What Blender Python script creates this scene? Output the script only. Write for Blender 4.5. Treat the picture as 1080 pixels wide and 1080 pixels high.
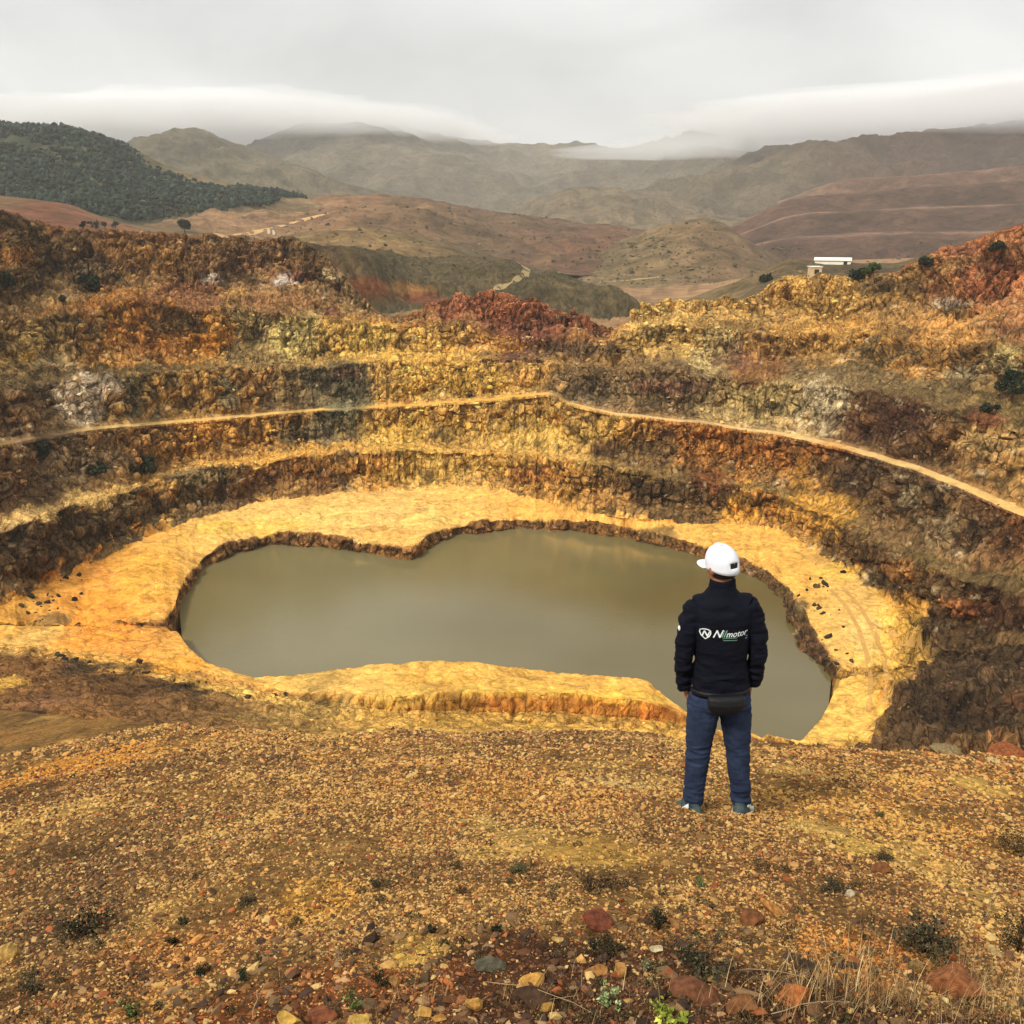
import bpy, bmesh, math, random
import numpy as np
from mathutils import Vector, Matrix
from mathutils.bvhtree import BVHTree

random.seed(7)
rng = np.random.default_rng(7)
for o in list(bpy.data.objects):
    bpy.data.objects.remove(o)
SC = bpy.context.scene
COL = SC.collection

# ------------------------------------------------------------------ camera, sky, sun, exposure
PITCH = math.radians(16.2)
cam_d = bpy.data.cameras.new("camera"); cam = bpy.data.objects.new("camera", cam_d); COL.objects.link(cam)
cam.location = (0, 0, 0); cam.rotation_euler = (math.radians(90) - PITCH, 0, 0)
cam_d.sensor_width = 36; cam_d.lens = 36; cam_d.clip_start = 0.05; cam_d.clip_end = 30000
SC.camera = cam

SUN_EL, SUN_AZ = math.radians(46), math.radians(-138)     # azimuth measured from +Y towards +X
world = bpy.data.worlds.new("World"); SC.world = world; world.use_nodes = True
wn, wl = world.node_tree.nodes, world.node_tree.links
wn.clear()
w_out = wn.new("ShaderNodeOutputWorld"); w_bg = wn.new("ShaderNodeBackground"); w_bg.inputs[1].default_value = 0.1
sky = wn.new("ShaderNodeTexSky"); sky.sky_type = 'NISHITA'; sky.sun_disc = False
sky.sun_elevation = SUN_EL; sky.sun_rotation = SUN_AZ
tc = wn.new("ShaderNodeTexCoord")
mp = wn.new("ShaderNodeMapping"); mp.inputs['Scale'].default_value = (1.0, 1.0, 2.0)
wl.new(tc.outputs['Generated'], mp.inputs[0])
nz = wn.new("ShaderNodeTexNoise"); nz.inputs['Scale'].default_value = 3.1; nz.inputs['Detail'].default_value = 8
nz.inputs['Roughness'].default_value = 0.5; nz.inputs['Distortion'].default_value = 0.25
wl.new(mp.outputs[0], nz.inputs['Vector'])
rp = wn.new("ShaderNodeValToRGB")
rp.color_ramp.elements[0].position = 0.36; rp.color_ramp.elements[0].color = (5.7, 5.78, 5.66, 1)
rp.color_ramp.elements[1].position = 0.62; rp.color_ramp.elements[1].color = (7.7, 7.75, 7.55, 1)
wl.new(nz.outputs['Fac'], rp.inputs[0])
wm = wn.new("ShaderNodeMix"); wm.data_type = 'RGBA'; wm.inputs[0].default_value = 0.94
wl.new(sky.outputs[0], wm.inputs[6]); wl.new(rp.outputs[0], wm.inputs[7])
# an overcast sky is brighter overhead than at the horizon
w_s = wn.new("ShaderNodeSeparateXYZ"); wl.new(tc.outputs['Generated'], w_s.inputs[0])
w_m = wn.new("ShaderNodeMapRange"); wl.new(w_s.outputs[2], w_m.inputs[0])
for _i, _v in enumerate((0.1, 1.0, 1.0, 1.35)): w_m.inputs[_i + 1].default_value = _v
w_v = wn.new("ShaderNodeVectorMath"); w_v.operation = 'SCALE'; wl.new(wm.outputs[2], w_v.inputs[0]); wl.new(w_m.outputs[0], w_v.inputs['Scale'])
wl.new(w_v.outputs[0], w_bg.inputs[0]); wl.new(w_bg.outputs[0], w_out.inputs[0])

sun_d = bpy.data.lights.new("sun", 'SUN'); sun = bpy.data.objects.new("sun", sun_d); COL.objects.link(sun)
sun_d.energy = 2.9; sun_d.angle = math.radians(10); sun_d.color = (1.0, 0.95, 0.86)
sdir = Vector((math.sin(SUN_AZ) * math.cos(SUN_EL), math.cos(SUN_AZ) * math.cos(SUN_EL), math.sin(SUN_EL)))
sun.rotation_euler = sdir.to_track_quat('Z', 'Y').to_euler()

SC.view_settings.view_transform = 'Standard'; SC.view_settings.look = 'None'
SC.view_settings.gamma = 1; SC.view_settings.use_curve_mapping = False
SC.view_settings.exposure = 0.24
SC.cycles.max_bounces = 6; SC.cycles.diffuse_bounces = 3; SC.cycles.volume_bounces = 5
SC.cycles.use_denoising = True

# ------------------------------------------------------------------ helpers: projection, noise, colours
def ray(px, py):
    px = np.asarray(px, float); py = np.asarray(py, float)
    x = (px - 540) / 1080; u = (540 - py) / 1080
    dx = x; dy = math.cos(PITCH) + u * math.sin(PITCH); dz = -math.sin(PITCH) + u * math.cos(PITCH)
    h = np.hypot(dx, dy)
    return np.arctan2(dx, dy), dz / h          # azimuth, rise per metre of horizontal distance

def pt(px, py, d):
    a, t = ray(px, py)
    return Vector((d * math.sin(a), d * math.cos(a), d * float(t)))

def lin(c):
    c = np.asarray(c, float) / 255.0
    return np.where(c <= 0.04045, c / 12.92, ((c + 0.055) / 1.055) ** 2.4)

def hsh(ix, iy, iz, seed):
    h = (ix.astype(np.int64) * 374761393 + iy.astype(np.int64) * 668265263 + iz.astype(np.int64) * 2147483647 + seed * 974711) & 0xFFFFFFFF
    h = ((h ^ (h >> 13)) * 1274126177) & 0xFFFFFFFF
    h = ((h ^ (h >> 16)) * 2246822519) & 0xFFFFFFFF
    h = h ^ (h >> 15)
    return (h & 0xFFFFFF).astype(np.float32) / np.float32(0xFFFFFF)

def vn(p, s, seed=0, zs=1.0):
    """value noise in 0..1 of points p (n,3), feature size s metres, zs stretches features along z"""
    x = p[..., 0] / s; y = p[..., 1] / s; z = p[..., 2] / (s * zs)
    fx, fy, fz = np.floor(x), np.floor(y), np.floor(z)
    ux, uy, uz = x - fx, y - fy, z - fz
    ux = ux * ux * (3 - 2 * ux); uy = uy * uy * (3 - 2 * uy); uz = uz * uz * (3 - 2 * uz)
    r = 0
    for a in (0, 1):
        for b in (0, 1):
            for c in (0, 1):
                w = (ux if a else 1 - ux) * (uy if b else 1 - uy) * (uz if c else 1 - uz)
                r = r + w * hsh(fx + a, fy + b, fz + c, seed)
    return r

def fbm(p, s, octv=4, seed=0, zs=1.0, gain=0.5):
    r = 0; a = 1; tot = 0
    for i in range(octv):
        r = r + a * vn(p, s / 2.03 ** i, seed + i * 17, zs); tot += a; a *= gain
    return r / tot

def ridged(p, s, octv=4, seed=0, zs=1.0, gain=0.5):
    r = 0; a = 1; tot = 0
    for i in range(octv):
        r = r + a * (1 - np.abs(2 * vn(p, s / 2.03 ** i, seed + i * 31, zs) - 1)); tot += a; a *= gain
    return r / tot

def worley(p, s, seed=0, zs=1.0):
    """cell noise: distance to nearest and second nearest point, and a random number per cell"""
    q = p / np.array([s, s, s * zs]); f = np.floor(q)
    F1 = np.full(q.shape[:-1], 9.0); F2 = F1.copy(); idr = np.zeros(q.shape[:-1], np.float32)
    for a in (-1, 0, 1):
        for b in (-1, 0, 1):
            for c in (-1, 0, 1):
                ix, iy, iz = f[..., 0] + a, f[..., 1] + b, f[..., 2] + c
                h1 = hsh(ix, iy, iz, seed); h2 = hsh(ix, iy, iz, seed + 1); h3 = hsh(ix, iy, iz, seed + 2)
                d = (ix + h1 - q[..., 0]) ** 2 + (iy + h2 - q[..., 1]) ** 2 + (iz + h3 - q[..., 2]) ** 2
                m = d < F1; F2 = np.where(m, F1, np.minimum(F2, d)); F1 = np.where(m, d, F1); idr = np.where(m, h1, idr)
    return np.sqrt(F1), np.sqrt(F2), idr

def sstep(a, b, x):
    t = np.clip((x - a) / (b - a), 0, 1)
    return t * t * (3 - 2 * t)

def cap_albedo(c, top=.60):
    """keep the hue when a varied colour gets too light for earth"""
    return c / np.maximum(1, c.max(-1, keepdims=True) / top)

def tag(o, label=None, cat=None, group=None, kind=None):
    if label: o['label'] = label
    if cat: o['category'] = cat
    if group: o['group'] = group
    if kind: o['kind'] = kind
    return o

def make_obj(name, verts, faces, mat, parent=None, colors=None, attrs=None, smooth=True, facecol=False):
    me = bpy.data.meshes.new(name)
    verts = np.asarray(verts, np.float32)
    if isinstance(faces, np.ndarray):
        nf, k = faces.shape
        me.vertices.add(len(verts)); me.vertices.foreach_set('co', verts.ravel())
        me.loops.add(nf * k); me.loops.foreach_set('vertex_index', faces.astype(np.int32).ravel())
        me.polygons.add(nf); me.polygons.foreach_set('loop_start', np.arange(0, nf * k, k, dtype=np.int32))
        me.update(calc_edges=True)
    else:
        me.from_pydata([tuple(map(float, v)) for v in verts], [], faces)
    if colors is not None:
        at = me.attributes.new('Col', 'FLOAT_COLOR', 'POINT')
        c4 = np.ones((len(verts), 4), np.float32); c4[:, :3] = colors
        at.data.foreach_set('color', c4.ravel())
    for k_, v_ in (attrs or {}).items():
        at = me.attributes.new(k_, 'FLOAT', 'POINT'); at.data.foreach_set('value', np.asarray(v_, np.float32).ravel())
    me.polygons.foreach_set('use_smooth', np.full(len(me.polygons), bool(smooth)))
    me.materials.append(mat)
    me.update()
    o = bpy.data.objects.new(name, me); COL.objects.link(o)
    if parent: o.parent = parent
    return o

def grid_faces(nr, nc, off=0):
    i = np.arange(nr - 1)[:, None] * nc + np.arange(nc - 1)[None, :]
    return np.stack([i, i + 1, i + nc + 1, i + nc], -1).reshape(-1, 4) + off

# ------------------------------------------------------------------ materials
def new_mat(name):
    m = bpy.data.materials.new(name); m.use_nodes = True
    nt = m.node_tree; nt.nodes.clear()
    out = nt.nodes.new("ShaderNodeOutputMaterial"); b = nt.nodes.new("ShaderNodeBsdfPrincipled")
    nt.links.new(b.outputs[0], out.inputs[0])
    return m, nt, b

def math_node(nt, op, a, b=None):
    n = nt.nodes.new("ShaderNodeMath"); n.operation = op
    for i, v in enumerate((a, b)):
        if v is None: continue
        if isinstance(v, (int, float)): n.inputs[i].default_value = v
        else: nt.links.new(v, n.inputs[i])
    return n.outputs[0]

def maprange(nt, v, a, b, c, d):
    n = nt.nodes.new("ShaderNodeMapRange"); nt.links.new(v, n.inputs[0])
    for i, x in enumerate((a, b, c, d)): n.inputs[i + 1].default_value = x
    return n.outputs[0]

def rock_material(name, size, bump=0.6, lo=0.45, hi=1.45, crack=0.5, zst=0.5, rough=0.95, tint=0.1):
    """earth and rock whose colour comes from the vertex attribute Col, broken up at several sizes; size = metres of the coarsest grain"""
    m, nt, b = new_mat(name); N, L = nt.nodes, nt.links
    geo = N.new("ShaderNodeNewGeometry")
    mpn = N.new("ShaderNodeMapping"); mpn.inputs['Scale'].default_value = (1 / size, 1 / size, zst / size)
    L.new(geo.outputs['Position'], mpn.inputs[0])
    def noise(sc, det, ro, dist=0.0):
        n = N.new("ShaderNodeTexNoise"); n.inputs['Scale'].default_value = sc; n.inputs['Detail'].default_value = det
        n.inputs['Roughness'].default_value = ro; n.inputs['Distortion'].default_value = dist
        L.new(mpn.outputs[0], n.inputs['Vector']); return n
    n1 = noise(1.0, 7, 0.6, 1.2); n2 = noise(4.5, 5, 0.62, 0.8); n3 = noise(0.35, 4, 0.6)
    vo = N.new("ShaderNodeTexVoronoi"); vo.feature = 'DISTANCE_TO_EDGE'; vo.inputs['Scale'].default_value = 1.7
    wrp = N.new("ShaderNodeMix"); wrp.data_type = 'RGBA'; wrp.blend_type = 'LINEAR_LIGHT'; wrp.inputs[0].default_value = 0.35
    L.new(mpn.outputs[0], wrp.inputs[6]); L.new(n1.outputs['Color'], wrp.inputs[7]); L.new(wrp.outputs[2], vo.inputs['Vector'])
    at = N.new("ShaderNodeAttribute"); at.attribute_name = 'Col'
    rk = N.new("ShaderNodeAttribute"); rk.attribute_name = 'rk'
    f1 = maprange(nt, n1.outputs['Fac'], 0.32, 0.68, lo, hi)
    f2 = maprange(nt, n2.outputs['Fac'], 0.3, 0.7, lo + 0.25, hi - 0.25)
    f3 = maprange(nt, n3.outputs['Fac'], 0.3, 0.7, 0.85, 1.15)
    f = math_node(nt, 'MULTIPLY', math_node(nt, 'MULTIPLY', f1, f2), f3)
    fr = N.new("ShaderNodeMix"); fr.data_type = 'FLOAT'          # less contrast where rk is low
    L.new(rk.outputs['Fac'], fr.inputs[0]); L.new(math_node(nt, 'POWER', f, 0.35), fr.inputs[2]); L.new(f, fr.inputs[3])
    mc = N.new("ShaderNodeVectorMath"); mc.operation = 'SCALE'; L.new(at.outputs['Color'], mc.inputs[0]); L.new(fr.outputs[0], mc.inputs['Scale'])
    # mineral tint: rust in some grains
    tn = N.new("ShaderNodeMix"); tn.data_type = 'RGBA'; tn.blend_type = 'MULTIPLY'
    L.new(math_node(nt, 'MULTIPLY', maprange(nt, n2.outputs['Color'], 0.42, 0.62, 0, 1), tint), tn.inputs[0])
    L.new(mc.outputs[0], tn.inputs[6]); tn.inputs[7].default_value = (1.0, 0.62, 0.38, 1)
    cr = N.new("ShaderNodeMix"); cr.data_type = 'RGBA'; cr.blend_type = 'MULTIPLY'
    ck = math_node(nt, 'MULTIPLY', maprange(nt, vo.outputs['Distance'], 0.0, 0.07, crack, 0.0), rk.outputs['Fac'])  # dark veins along the cracks, with crevice shade painted into the colour
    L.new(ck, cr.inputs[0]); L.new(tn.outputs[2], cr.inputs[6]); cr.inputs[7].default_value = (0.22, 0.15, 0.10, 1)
    L.new(cr.outputs[2], b.inputs['Base Color'])
    b.inputs['Roughness'].default_value = rough; b.inputs['Specular IOR Level'].default_value = 0.15
    h = math_node(nt, 'ADD', math_node(nt, 'MULTIPLY', n1.outputs['Fac'], 1.0),
                  math_node(nt, 'ADD', math_node(nt, 'MULTIPLY', n2.outputs['Fac'], 0.35), math_node(nt, 'MULTIPLY', math_node(nt, 'MINIMUM', vo.outputs['Distance'], 0.2), 1.2)))
    bp = N.new("ShaderNodeBump"); L.new(math_node(nt, 'MULTIPLY', rk.outputs['Fac'], bump), bp.inputs['Strength'])
    bp.inputs['Distance'].default_value = size * 0.9; L.new(h, bp.inputs['Height']); L.new(bp.outputs[0], b.inputs['Normal'])
    return m

def plain_mat(name, rgb, rough=0.7, var=0.25, scale=20.0, bump=0.0, spec=0.3, attr=False, sheen=0.0):
    m, nt, b = new_mat(name); N, L = nt.nodes, nt.links
    tcn = N.new("ShaderNodeTexCoord"); n = N.new("ShaderNodeTexNoise"); n.inputs['Scale'].default_value = scale
    n.inputs['Detail'].default_value = 5; L.new(tcn.outputs['Object'], n.inputs['Vector'])
    f = maprange(nt, n.outputs['Fac'], 0.3, 0.7, 1 - var, 1 + var)
    mc = N.new("ShaderNodeVectorMath"); mc.operation = 'SCALE'; L.new(f, mc.inputs['Scale'])
    if attr:
        at = N.new("ShaderNodeAttribute"); at.attribute_name = 'Col'; L.new(at.outputs['Color'], mc.inputs[0])
    else:
        mc.inputs[0].default_value = tuple(lin(rgb))
    L.new(mc.outputs[0], b.inputs['Base Color']); b.inputs['Roughness'].default_value = rough
    b.inputs['Specular IOR Level'].default_value = spec
    if sheen: b.inputs['Sheen Weight'].default_value = sheen
    if bump:
        bp = N.new("ShaderNodeBump"); bp.inputs['Strength'].default_value = 0.6; bp.inputs['Distance'].default_value = bump
        L.new(n.outputs['Fac'], bp.inputs['Height']); L.new(bp.outputs[0], b.inputs['Normal'])
    return m

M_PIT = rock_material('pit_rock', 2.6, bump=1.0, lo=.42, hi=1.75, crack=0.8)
M_HEAP = rock_material('spoil', 6.0, bump=0.8, lo=0.5, hi=1.5, crack=0.3)
M_TRACK = rock_material('packed_dirt', 1.2, bump=0.4, lo=0.75, hi=1.2, crack=0.1)
M_HILL = rock_material('hill_earth', 16.0, bump=0.5, lo=0.5, hi=1.45, crack=0.1, zst=1.0)
M_GROUND = rock_material('stony_ground', 0.16, bump=0.9, lo=0.55, hi=1.6, crack=0.3, zst=1.0)

# water
M_WATER, nt, b = new_mat('murky_water'); N, L = nt.nodes, nt.links
geo = N.new("ShaderNodeNewGeometry")
n = N.new("ShaderNodeTexNoise"); n.inputs['Scale'].default_value = 1.8; n.inputs['Detail'].default_value = 5; L.new(geo.outputs['Position'], n.inputs['Vector'])
nb = N.new("ShaderNodeTexNoise"); nb.inputs['Scale'].default_value = 0.02; nb.inputs['Detail'].default_value = 3; L.new(geo.outputs['Position'], nb.inputs['Vector'])
r = N.new("ShaderNodeValToRGB"); L.new(nb.outputs['Fac'], r.inputs[0])
r.color_ramp.elements[0].position = 0.35; r.color_ramp.elements[0].color = (*lin((100, 88, 52)), 1)
r.color_ramp.elements[1].position = 0.65; r.color_ramp.elements[1].color = (*lin((117, 108, 74)), 1)
L.new(r.outputs[0], b.inputs['Base Color']); b.inputs['Roughness'].default_value = 0.12; b.inputs['IOR'].default_value = 1.40
bp = N.new("ShaderNodeBump"); bp.inputs['Strength'].default_value = 0.35; bp.inputs['Distance'].default_value = 0.06
L.new(n.outputs['Fac'], bp.inputs['Height']); L.new(bp.outputs[0], b.inputs['Normal'])

# ------------------------------------------------------------------ the pit: breaklines lofted outwards from the viewpoint
PX = np.arange(-760, 1841, 1.0)                 # azimuth stations of the breakline tables
NC = 1500
PXC = np.concatenate([np.linspace(-760, -60, 120, endpoint=False), np.linspace(-60, 1140, NC - 240, endpoint=False), np.linspace(1140, 1840, 120)])
AZC, _ = ray(PXC, np.full_like(PXC, 560.0))     # one azimuth for each column of the mesh

def tab(points, sm=7):
    """[(px, v, ...)] -> arrays sampled at PX and lightly smoothed"""
    p = np.array(points, float)
    outs = []
    k = np.exp(-0.5 * (np.arange(-3 * sm, 3 * sm + 1) / sm) ** 2); k /= k.sum()
    for j in range(1, p.shape[1]):
        v = np.interp(PX, p[:, 0], p[:, j])
        if sm: v = np.convolve(np.pad(v, 3 * sm, mode='edge'), k, mode='valid')
        outs.append(v)
    return outs

def n1d(x, s, seed):
    p = np.zeros((len(x), 3)); p[:, 0] = x; p[:, 1] = seed * 3.7
    return fbm(p, s, 4, seed) - 0.5

def to_cols(az, v):
    o = np.argsort(az); return np.interp(AZC, az[o], v[o])

layers = []      # each (d, z) at the columns
def layer_z(points, jit=2.0, sm=6, seed=1, zj=0.0):
    py, z = tab(points, sm); z = z + n1d(PX, 30, seed + 90) * zj; py = py + n1d(PX, 22, seed) * jit + n1d(PX, 6, seed + 50) * jit * .6
    az, t = ray(PX, py); d = z / t
    layers.append([to_cols(az, d), to_cols(az, z)])
def layer_wall(points, jit=4.0, sm=6, seed=1):
    py, dd = tab(points, sm); py = py + n1d(PX, 34, seed) * jit * 1.2 + n1d(PX, 11, seed + 30) * jit * .7
    az, t = ray(PX, py)
    d = layers[-1][0] + to_cols(az, dd); tt = to_cols(az, t)
    layers.append([d, d * tt])
def layer_bench(points, brk=True):
    w, s = tab(points, 10)
    az, _ = ray(PX, np.full_like(PX, 500.0))
    w = to_cols(az, w) * (to_cols(az, 1.25 * (.45 + 1.1 * (n1d(PX, 60, 70 + len(layers)) + .5))) if brk else 1.0); s = to_cols(az, s)
    layers.append([layers[-1][0] + w, layers[-1][1] + w * s])

# 0 hidden start under the edge we stand on
layers.append([np.full(NC, 8.5), np.full(NC, -8.0)])
# 1 foot of the hidden slope
layer_z([(-760, 800, -26), (-300, 800, -36), (0, 800, -46), (300, 800, -51), (800, 800, -51), (920, 800, -49), (1000, 795, -46), (1080, 795, -41), (1500, 800, -28), (1840, 800, -22)])
# 2 near edge of the shore
layer_z([(-760, 610, -40), (-300, 655, -47), (0, 688, -54), (60, 697, -55), (120, 708, -56), (200, 724, -56.5), (260, 742, -56.8), (350, 753, -57), (450, 760, -58), (600, 764, -58), (700, 770, -58), (860, 787, -58), (925, 780, -57.5), (950, 738, -57), (985, 708, -57), (1000, 699, -56.5), (1080, 702, -48), (1500, 740, -32), (1840, 740, -27)], jit=6)
# 3, 4 low scarp of the gold mound
layer_z([(-760, 605, -40), (-300, 651, -47), (0, 682, -54.5), (120, 700, -56.3), (200, 716, -56.8), (300, 735, -57), (400, 749, -57.6), (500, 751, -58), (600, 752, -58), (700, 760, -58), (760, 778, -58), (860, 786, -58), (922, 776, -57.5), (948, 732, -57), (985, 706, -57), (1000, 698, -56.5), (1080, 698, -48), (1500, 735, -32), (1840, 735, -27)], jit=3, seed=3)
layer_z([(-760, 600, -40), (-300, 647, -47), (0, 676, -55), (120, 690, -56.6), (200, 706, -57), (300, 728, -57), (400, 735, -56), (500, 737, -55.5), (600, 739, -55.5), (690, 743, -55.9), (718, 752, -57), (760, 774, -57.8), (860, 785, -58), (915, 772, -57.5), (942, 728, -57), (985, 704, -57), (1000, 697, -56.5), (1080, 696, -48), (1500, 730, -32), (1840, 730, -27)], jit=4, seed=4)
# 5 near bank of the lake
layer_z([(-760, 595, -40), (-300, 640, -47), (0, 664, -55.5), (100, 668, -57.3), (170, 666, -57.6), (188, 666, -58), (198, 684, -58), (222, 701, -58), (262, 715, -58), (300, 713, -57.5), (340, 708, -57), (380, 703, -56.5), (440, 698, -56), (480, 697, -56), (520, 700, -56.3), (600, 710, -57), (680, 717, -57), (708, 738, -57.5), (745, 768, -58), (800, 784, -58), (846, 780, -58), (868, 755, -58), (878, 733, -58), (884, 722, -58), (900, 722, -58), (940, 714, -57.5), (985, 701, -57), (1000, 695, -56.5), (1080, 693, -48), (1500, 725, -32), (1840, 725, -27)], jit=3, sm=3, seed=5, zj=1.2)
lake = tab([(-760, 0), (180, 0), (188, 1), (880, 1), (887, 0), (1840, 0)], 2)[0]
az_, _ = ray(PX, np.full_like(PX, 690.0)); LK = to_cols(az_, lake)
d5, z5 = layers[-1]
# 6 water line, near (computed), 7 lake bed, 8 water line, far, 9 far bank top
layers.append([d5 + 1.6, z5 * (1 - LK) + -60.4 * LK])
L6 = len(layers) - 1
layer_z([(-760, 590, -40), (-300, 632, -47), (0, 660, -56), (100, 664, -57.3), (170, 662, -57.6), (186, 657, -60.3), (190, 640, -60.3), (197, 622, -60.3), (215, 601, -60.3), (250, 584, -60.3), (300, 576, -60.3), (340, 579, -60.3), (400, 588, -60.3), (437, 592, -60.3), (449, 581, -60.3), (480, 567, -60.3), (540, 559, -60.3), (600, 561, -60.3), (660, 569, -60.3), (700, 577, -60.3), (750, 593, -60.3), (800, 613, -60.3), (822, 635, -60.3), (834, 662, -60.3), (842, 690, -60.3), (866, 708, -60.3), (880, 718, -60), (890, 718, -58), (940, 710, -57.5), (985, 698, -57), (1000, 693, -56.5), (1080, 690, -48), (1500, 720, -32), (1840, 720, -27)], jit=3, sm=3, seed=6)
dfar, zfar = layers.pop()
layers.append([(layers[-1][0] + dfar) / 2, z5 * (1 - LK) + -64 * LK])
layers.append([dfar, zfar])
layer_z([(-760, 586, -40), (-300, 628, -47), (0, 657, -56), (100, 661, -57.3), (170, 658, -57.6), (184, 650, -58), (190, 628, -58), (206, 601, -58), (230, 583, -58), (255, 573, -58), (300, 566, -58), (340, 569, -58), (400, 577, -58), (430, 582, -58), (443, 571, -58), (480, 556, -58), (540, 547, -58), (600, 549, -58), (660, 557, -58), (700, 564, -58), (750, 578, -58), (805, 598, -58), (832, 620, -58), (852, 652, -58), (868, 682, -58), (884, 706, -58), (940, 704, -57.5), (985, 696, -57), (1000, 691, -56.5), (1080, 687, -48), (1500, 716, -32), (1840, 716, -27)], jit=5, sm=4, seed=7, zj=2.2)
# 10 foot of the first face
layer_z([(-760, 520, -32), (-300, 590, -43), (0, 640, -54), (60, 612, -55.5), (100, 590, -56), (160, 561, -56), (220, 541, -56), (290, 524, -56), (350, 520, -56), (400, 513, -56), (500, 512, -56), (560, 522, -56), (600, 536, -56), (650, 546, -56.3), (700, 551, -56.5), (760, 549, -56.5), (820, 560, -56.5), (880, 590, -57), (930, 625, -57), (970, 655, -57), (992, 686, -56.8), (1010, 688, -55.8), (1080, 680, -48), (1500, 700, -31), (1840, 700, -26)], jit=6, seed=8)
# 11, 12 first bench
layer_wall([(-760, 440, 14), (0, 560, 6), (60, 540, 6), (120, 521, 7), (200, 498, 8), (280, 488, 5), (350, 479, 4.5), (420, 475, 4.5), (520, 477, 4.5), (580, 482, 5), (640, 492, 5), (700, 505, 5), (800, 517, 4), (880, 545, 4), (950, 580, 4), (1000, 606, 5), (1080, 632, 6), (1840, 640, 10)], jit=6, seed=9)
layer_bench([(-760, 8, .05), (0, 6, .05), (200, 5, .03), (400, 4, .03), (600, 4, .05), (700, 3, .1), (1840, 5, .1)])
# 13, 14 second bench and the haul track
layer_wall([(-760, 380, 12), (0, 470, 10), (90, 454, 8), (250, 441, 6), (330, 434, 6), (400, 430, 6), (500, 424, 6), (560, 418, 6.5), (585, 417, 7), (600, 427, 7), (650, 438, 6.5), (740, 447, 6), (800, 456, 7), (850, 464, 8), (900, 476, 9), (960, 494, 9), (1020, 518, 9), (1080, 545, 9), (1500, 700, 14), (1840, 760, 14)], jit=2.5, sm=5, seed=10)
TR = len(layers) - 1
layer_bench([(-760, 4, .02), (0, 2.5, .02), (200, 3, .02), (500, 2.6, .02), (600, 3, 0), (700, 2.2, 0), (800, 3, 0), (900, 4.2, 0), (1080, 4.6, 0), (1840, 5, 0)], False)
# 15, 16 third bench
layer_wall([(-760, 330, 12), (0, 412, 9), (100, 401, 8), (160, 393, 7), (250, 388, 7), (350, 385, 7), (480, 381, 7), (560, 379, 7), (600, 388, 9), (640, 391, 10), (700, 391, 10), (780, 400, 9), (860, 405, 9), (920, 415, 8), (1000, 432, 8), (1080, 456, 8), (1500, 530, 12), (1840, 560, 12)], jit=8, seed=11)
layer_bench([(-760, 7, .1), (0, 7, .1), (300, 5, .05), (600, 4, .05), (700, 9, .15), (900, 12, .15), (1840, 10, .1)])
# 17, 18 fourth
layer_wall([(-760, 260, 14), (0, 340, 12), (100, 326, 11), (140, 312, 9), (200, 326, 10), (300, 326, 10), (340, 336, 9), (400, 343, 8), (480, 343, 8), (560, 360, 8), (640, 366, 8), (662, 350, 9), (690, 344, 10), (760, 345, 10), (850, 350, 11), (930, 356, 11), (1000, 362, 11), (1080, 382, 11), (1500, 420, 14), (1840, 420, 14)], jit=12, seed=12)
layer_bench([(-760, 8, .15), (0, 8, .15), (300, 7, .1), (500, 4, .05), (700, 6, .2), (1840, 8, .2)])
# 19 crest
layer_wall([(-760, 160, 30), (-200, 195, 28), (0, 221, 24), (30, 231, 24), (70, 244, 26), (120, 245, 26), (200, 249, 26), (270, 251, 26), (308, 250, 26), (330, 260, 24), (350, 276, 20), (370, 300, 15), (392, 324, 10), (408, 338, 8), (430, 330, 10), (455, 319, 12), (482, 311, 14), (520, 309, 14), (560, 317, 14), (600, 329, 12), (640, 345, 9), (656, 352, 8), (668, 332, 11), (690, 319, 13), (720, 318, 14), (770, 315, 15), (800, 312, 16), (822, 292, 22), (850, 288, 24), (900, 293, 24), (940, 288, 25), (975, 274, 28), (1000, 264, 30), (1040, 247, 32), (1080, 236, 32), (1500, 150, 40), (1840, 120, 40)], jit=6, sm=4, seed=13)
# 20 behind the crest, 21 valley, 22 far plain
layer_bench([(-760, 30, -.02), (300, 30, -.02), (360, 14, -.3), (650, 14, -.5), (700, 20, -.3), (820, 25, -.1), (1840, 30, 0)])
vz = tab([(-760, -6), (260, -10), (380, -34), (700, -36), (800, -30), (1000, -20), (1840, -8)], 20)[0]
az_, _ = ray(PX, np.full_like(PX, 300.0))
layers.append([np.full(NC, 430.0), to_cols(az_, vz)])
layers.append([np.full(NC, 5000.0), np.full(NC, -60.0)])
# keep every profile running outwards
for i in range(1, len(layers)):
    layers[i][0] = np.maximum(layers[i][0], layers[i - 1][0] + 0.35)
LD = np.array([l[0] for l in layers]); LZ = np.array([l[1] for l in layers])
NLAY = len(layers)
for _p in (0, 100, 300, 540, 700, 880, 1000, 1080):
    _j = int(np.argmin(np.abs(PXC - _p))); print('L', _p, ' '.join(f'{a:.0f}/{b:.0f}' for a, b in zip(LD[:, _j], LZ[:, _j])))

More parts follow.
